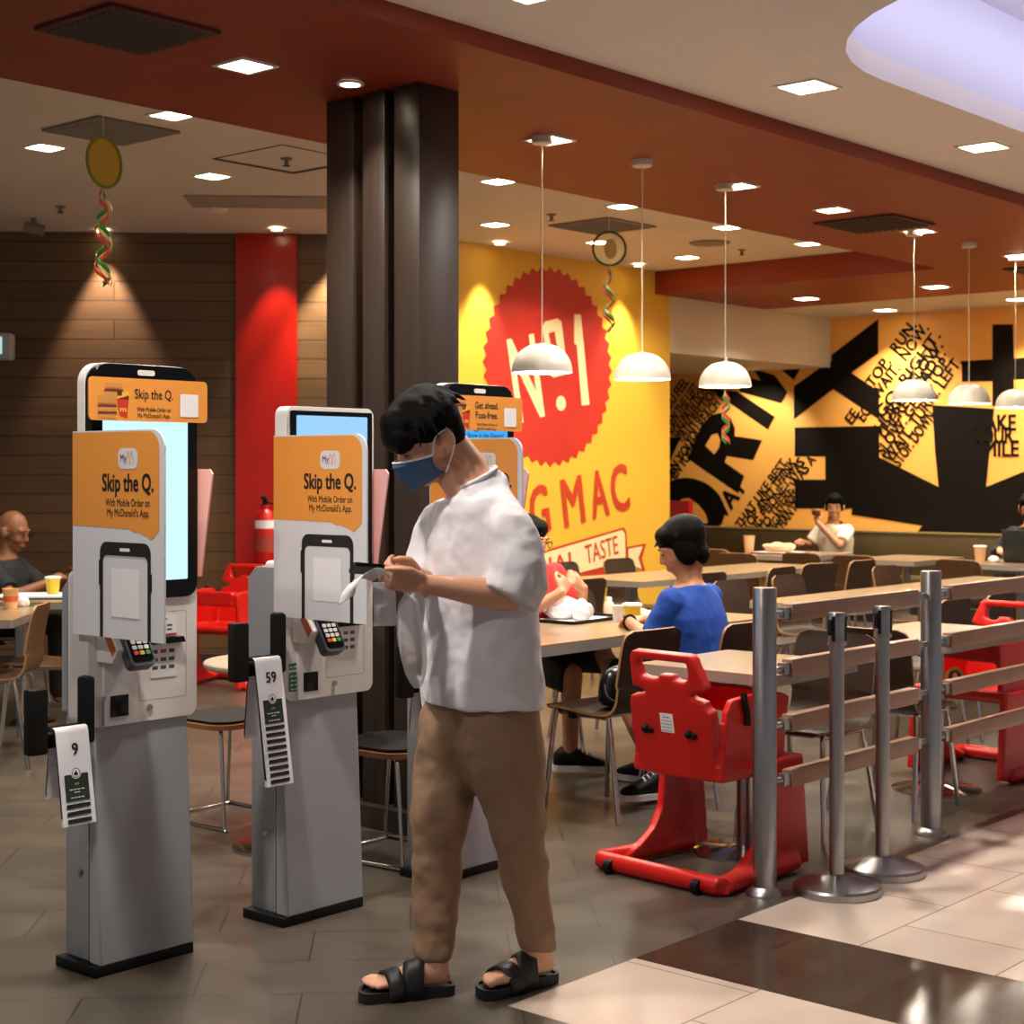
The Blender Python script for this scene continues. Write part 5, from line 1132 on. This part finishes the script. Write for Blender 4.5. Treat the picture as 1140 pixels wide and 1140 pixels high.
sitter('person in red top eating across the long table, mostly behind the man in white', (6.08, 5.24, 0), 180, M_skin2, mat('red_cotton', '#c01a14', .8), mat('black_trousers', '#1b1512', .85),
    {'head': (.02,.0,1.10), 'yaw': 10, 'elL': (-.24,.12,.74), 'wrL': (-.12,.24,.87), 'hdL': (-.03,.24,.93), 'elR': (.22,.12,.74), 'wrR': (.07,.26,.86), 'hdR': (.0,.24,.93), 'hnL': (0,1,.3), 'hnR': (0,1,.3), 'curl': .9, 'knL': (-.06,.40,.56), 'anL': (-.24,.52,.28), 'knR': (.14,.38,.48), 'anR': (.10,.34,.10), 'toes': ((-.6,.8,-.3),(-.6,.8,0))}, pant_f=.5, shoes=M_black, glasses=True)
p = cam_pt(4, 9.85); chair(p.x, p.y, -56, 'brown plywood chair under the elderly man by the plank wall', None, True); sitter('elderly man in dark shirt seated by the plank wall with a yellow cup', p, -146, M_skin3, mat('dark_navy_shirt', '#16171c', .8), mat('black_trousers', '#1b1512', .85),
    {'head': (-.0,.06,1.08), 'neck': (0,.02,.93), 'chest': (0,.0,.79), 'yaw': -8, 'pitch': 16, 'elL': (-.24,.16,.70), 'wrL': (-.14,.38,.80), 'hdL': (-.10,.46,.86), 'elR': (.24,.16,.70), 'wrR': (.12,.34,.78), 'hdR': (.02,.42,.84), 'hnL': (-.6,0,.7), 'hnR': (.6,0,.7)}, hair=M_hairg, bald=True, glasses=True, sleeve_f=.5)
rg, Hr = sitter('person in cream ringer T-shirt on the banquette lifting food to the face', (13.82, 8.0, 0), 82, M_skin2, mat('cream_cotton', '#e9dcc0', .85), mat('black_trousers', '#1b1512', .85),
    {'head': (-.03,.05,1.10), 'neck': (0,.03,.95), 'chest': (0,.0,.80), 'yaw': 35, 'pitch': 6, 'elL': (-.22,.22,.74), 'wrL': (-.03,.30,.95), 'hdL': (.02,.26,1.03), 'elR': (.25,.08,.72), 'wrR': (.17,.33,.77), 'hdR': (.12,.42,.77), 'curl': .9, 'hnL': (0,1,.2), 'hnR': (0,0,1)}, sleeve_f=.5)
b = nb(); tube(b, [Vector((.082*math.cos(2*math.pi*i/24), .025 + .072*math.sin(2*math.pi*i/24), .935 - .02*math.sin(2*math.pi*i/24))) for i in range(25)], .009, 8); obj('collar_band', b, M_black, rg, 180)
sitter('person in black hoodie and black mask behind the laptop', (13.82, 6.02, 0), 92, M_skin2, mat('black_fleece', '#121214', .9), mat('black_trousers', '#1b1512', .85),
    {'head': (-.0,.05,1.12), 'neck': (0,.03,.97), 'chest': (0,.0,.82), 'yaw': 15, 'pitch': 18, 'elL': (-.27,.14,.72), 'wrL': (-.12,.42,.76), 'hdL': (-.06,.52,.76), 'elR': (.27,.14,.72), 'wrR': (.12,.42,.76), 'hdR': (.06,.52,.76)}, mask=M_black, glasses=True, sleeve_f=1)

fpos = Vector((13.82, 8.0, 0)) + Matrix.Rotation(R(82), 3, 'Z') @ Vector((.0,.29,1.05)); t = thing('sandwich', 'dark brown sandwich held up at the face of the person in the ringer T-shirt', 'sandwich', fpos, R(82))
b = nb(); ball(b, (0,0,.012), (.05,.03,.022)); obj('top_bun', b, mat('bun_crust', '#7a4a26', .6), t, 180); b = nb(); ball(b, (0,0,-.012), (.05,.03,.018)); obj('bottom_bun', b, mat('bun_crust', '#7a4a26', .6), t, 180); b = nb(); ball(b, (0,0,0), (.054,.034,.008)); obj('filling', b, mat('sandwich_filling', '#2e1a10', .6), t, 180)
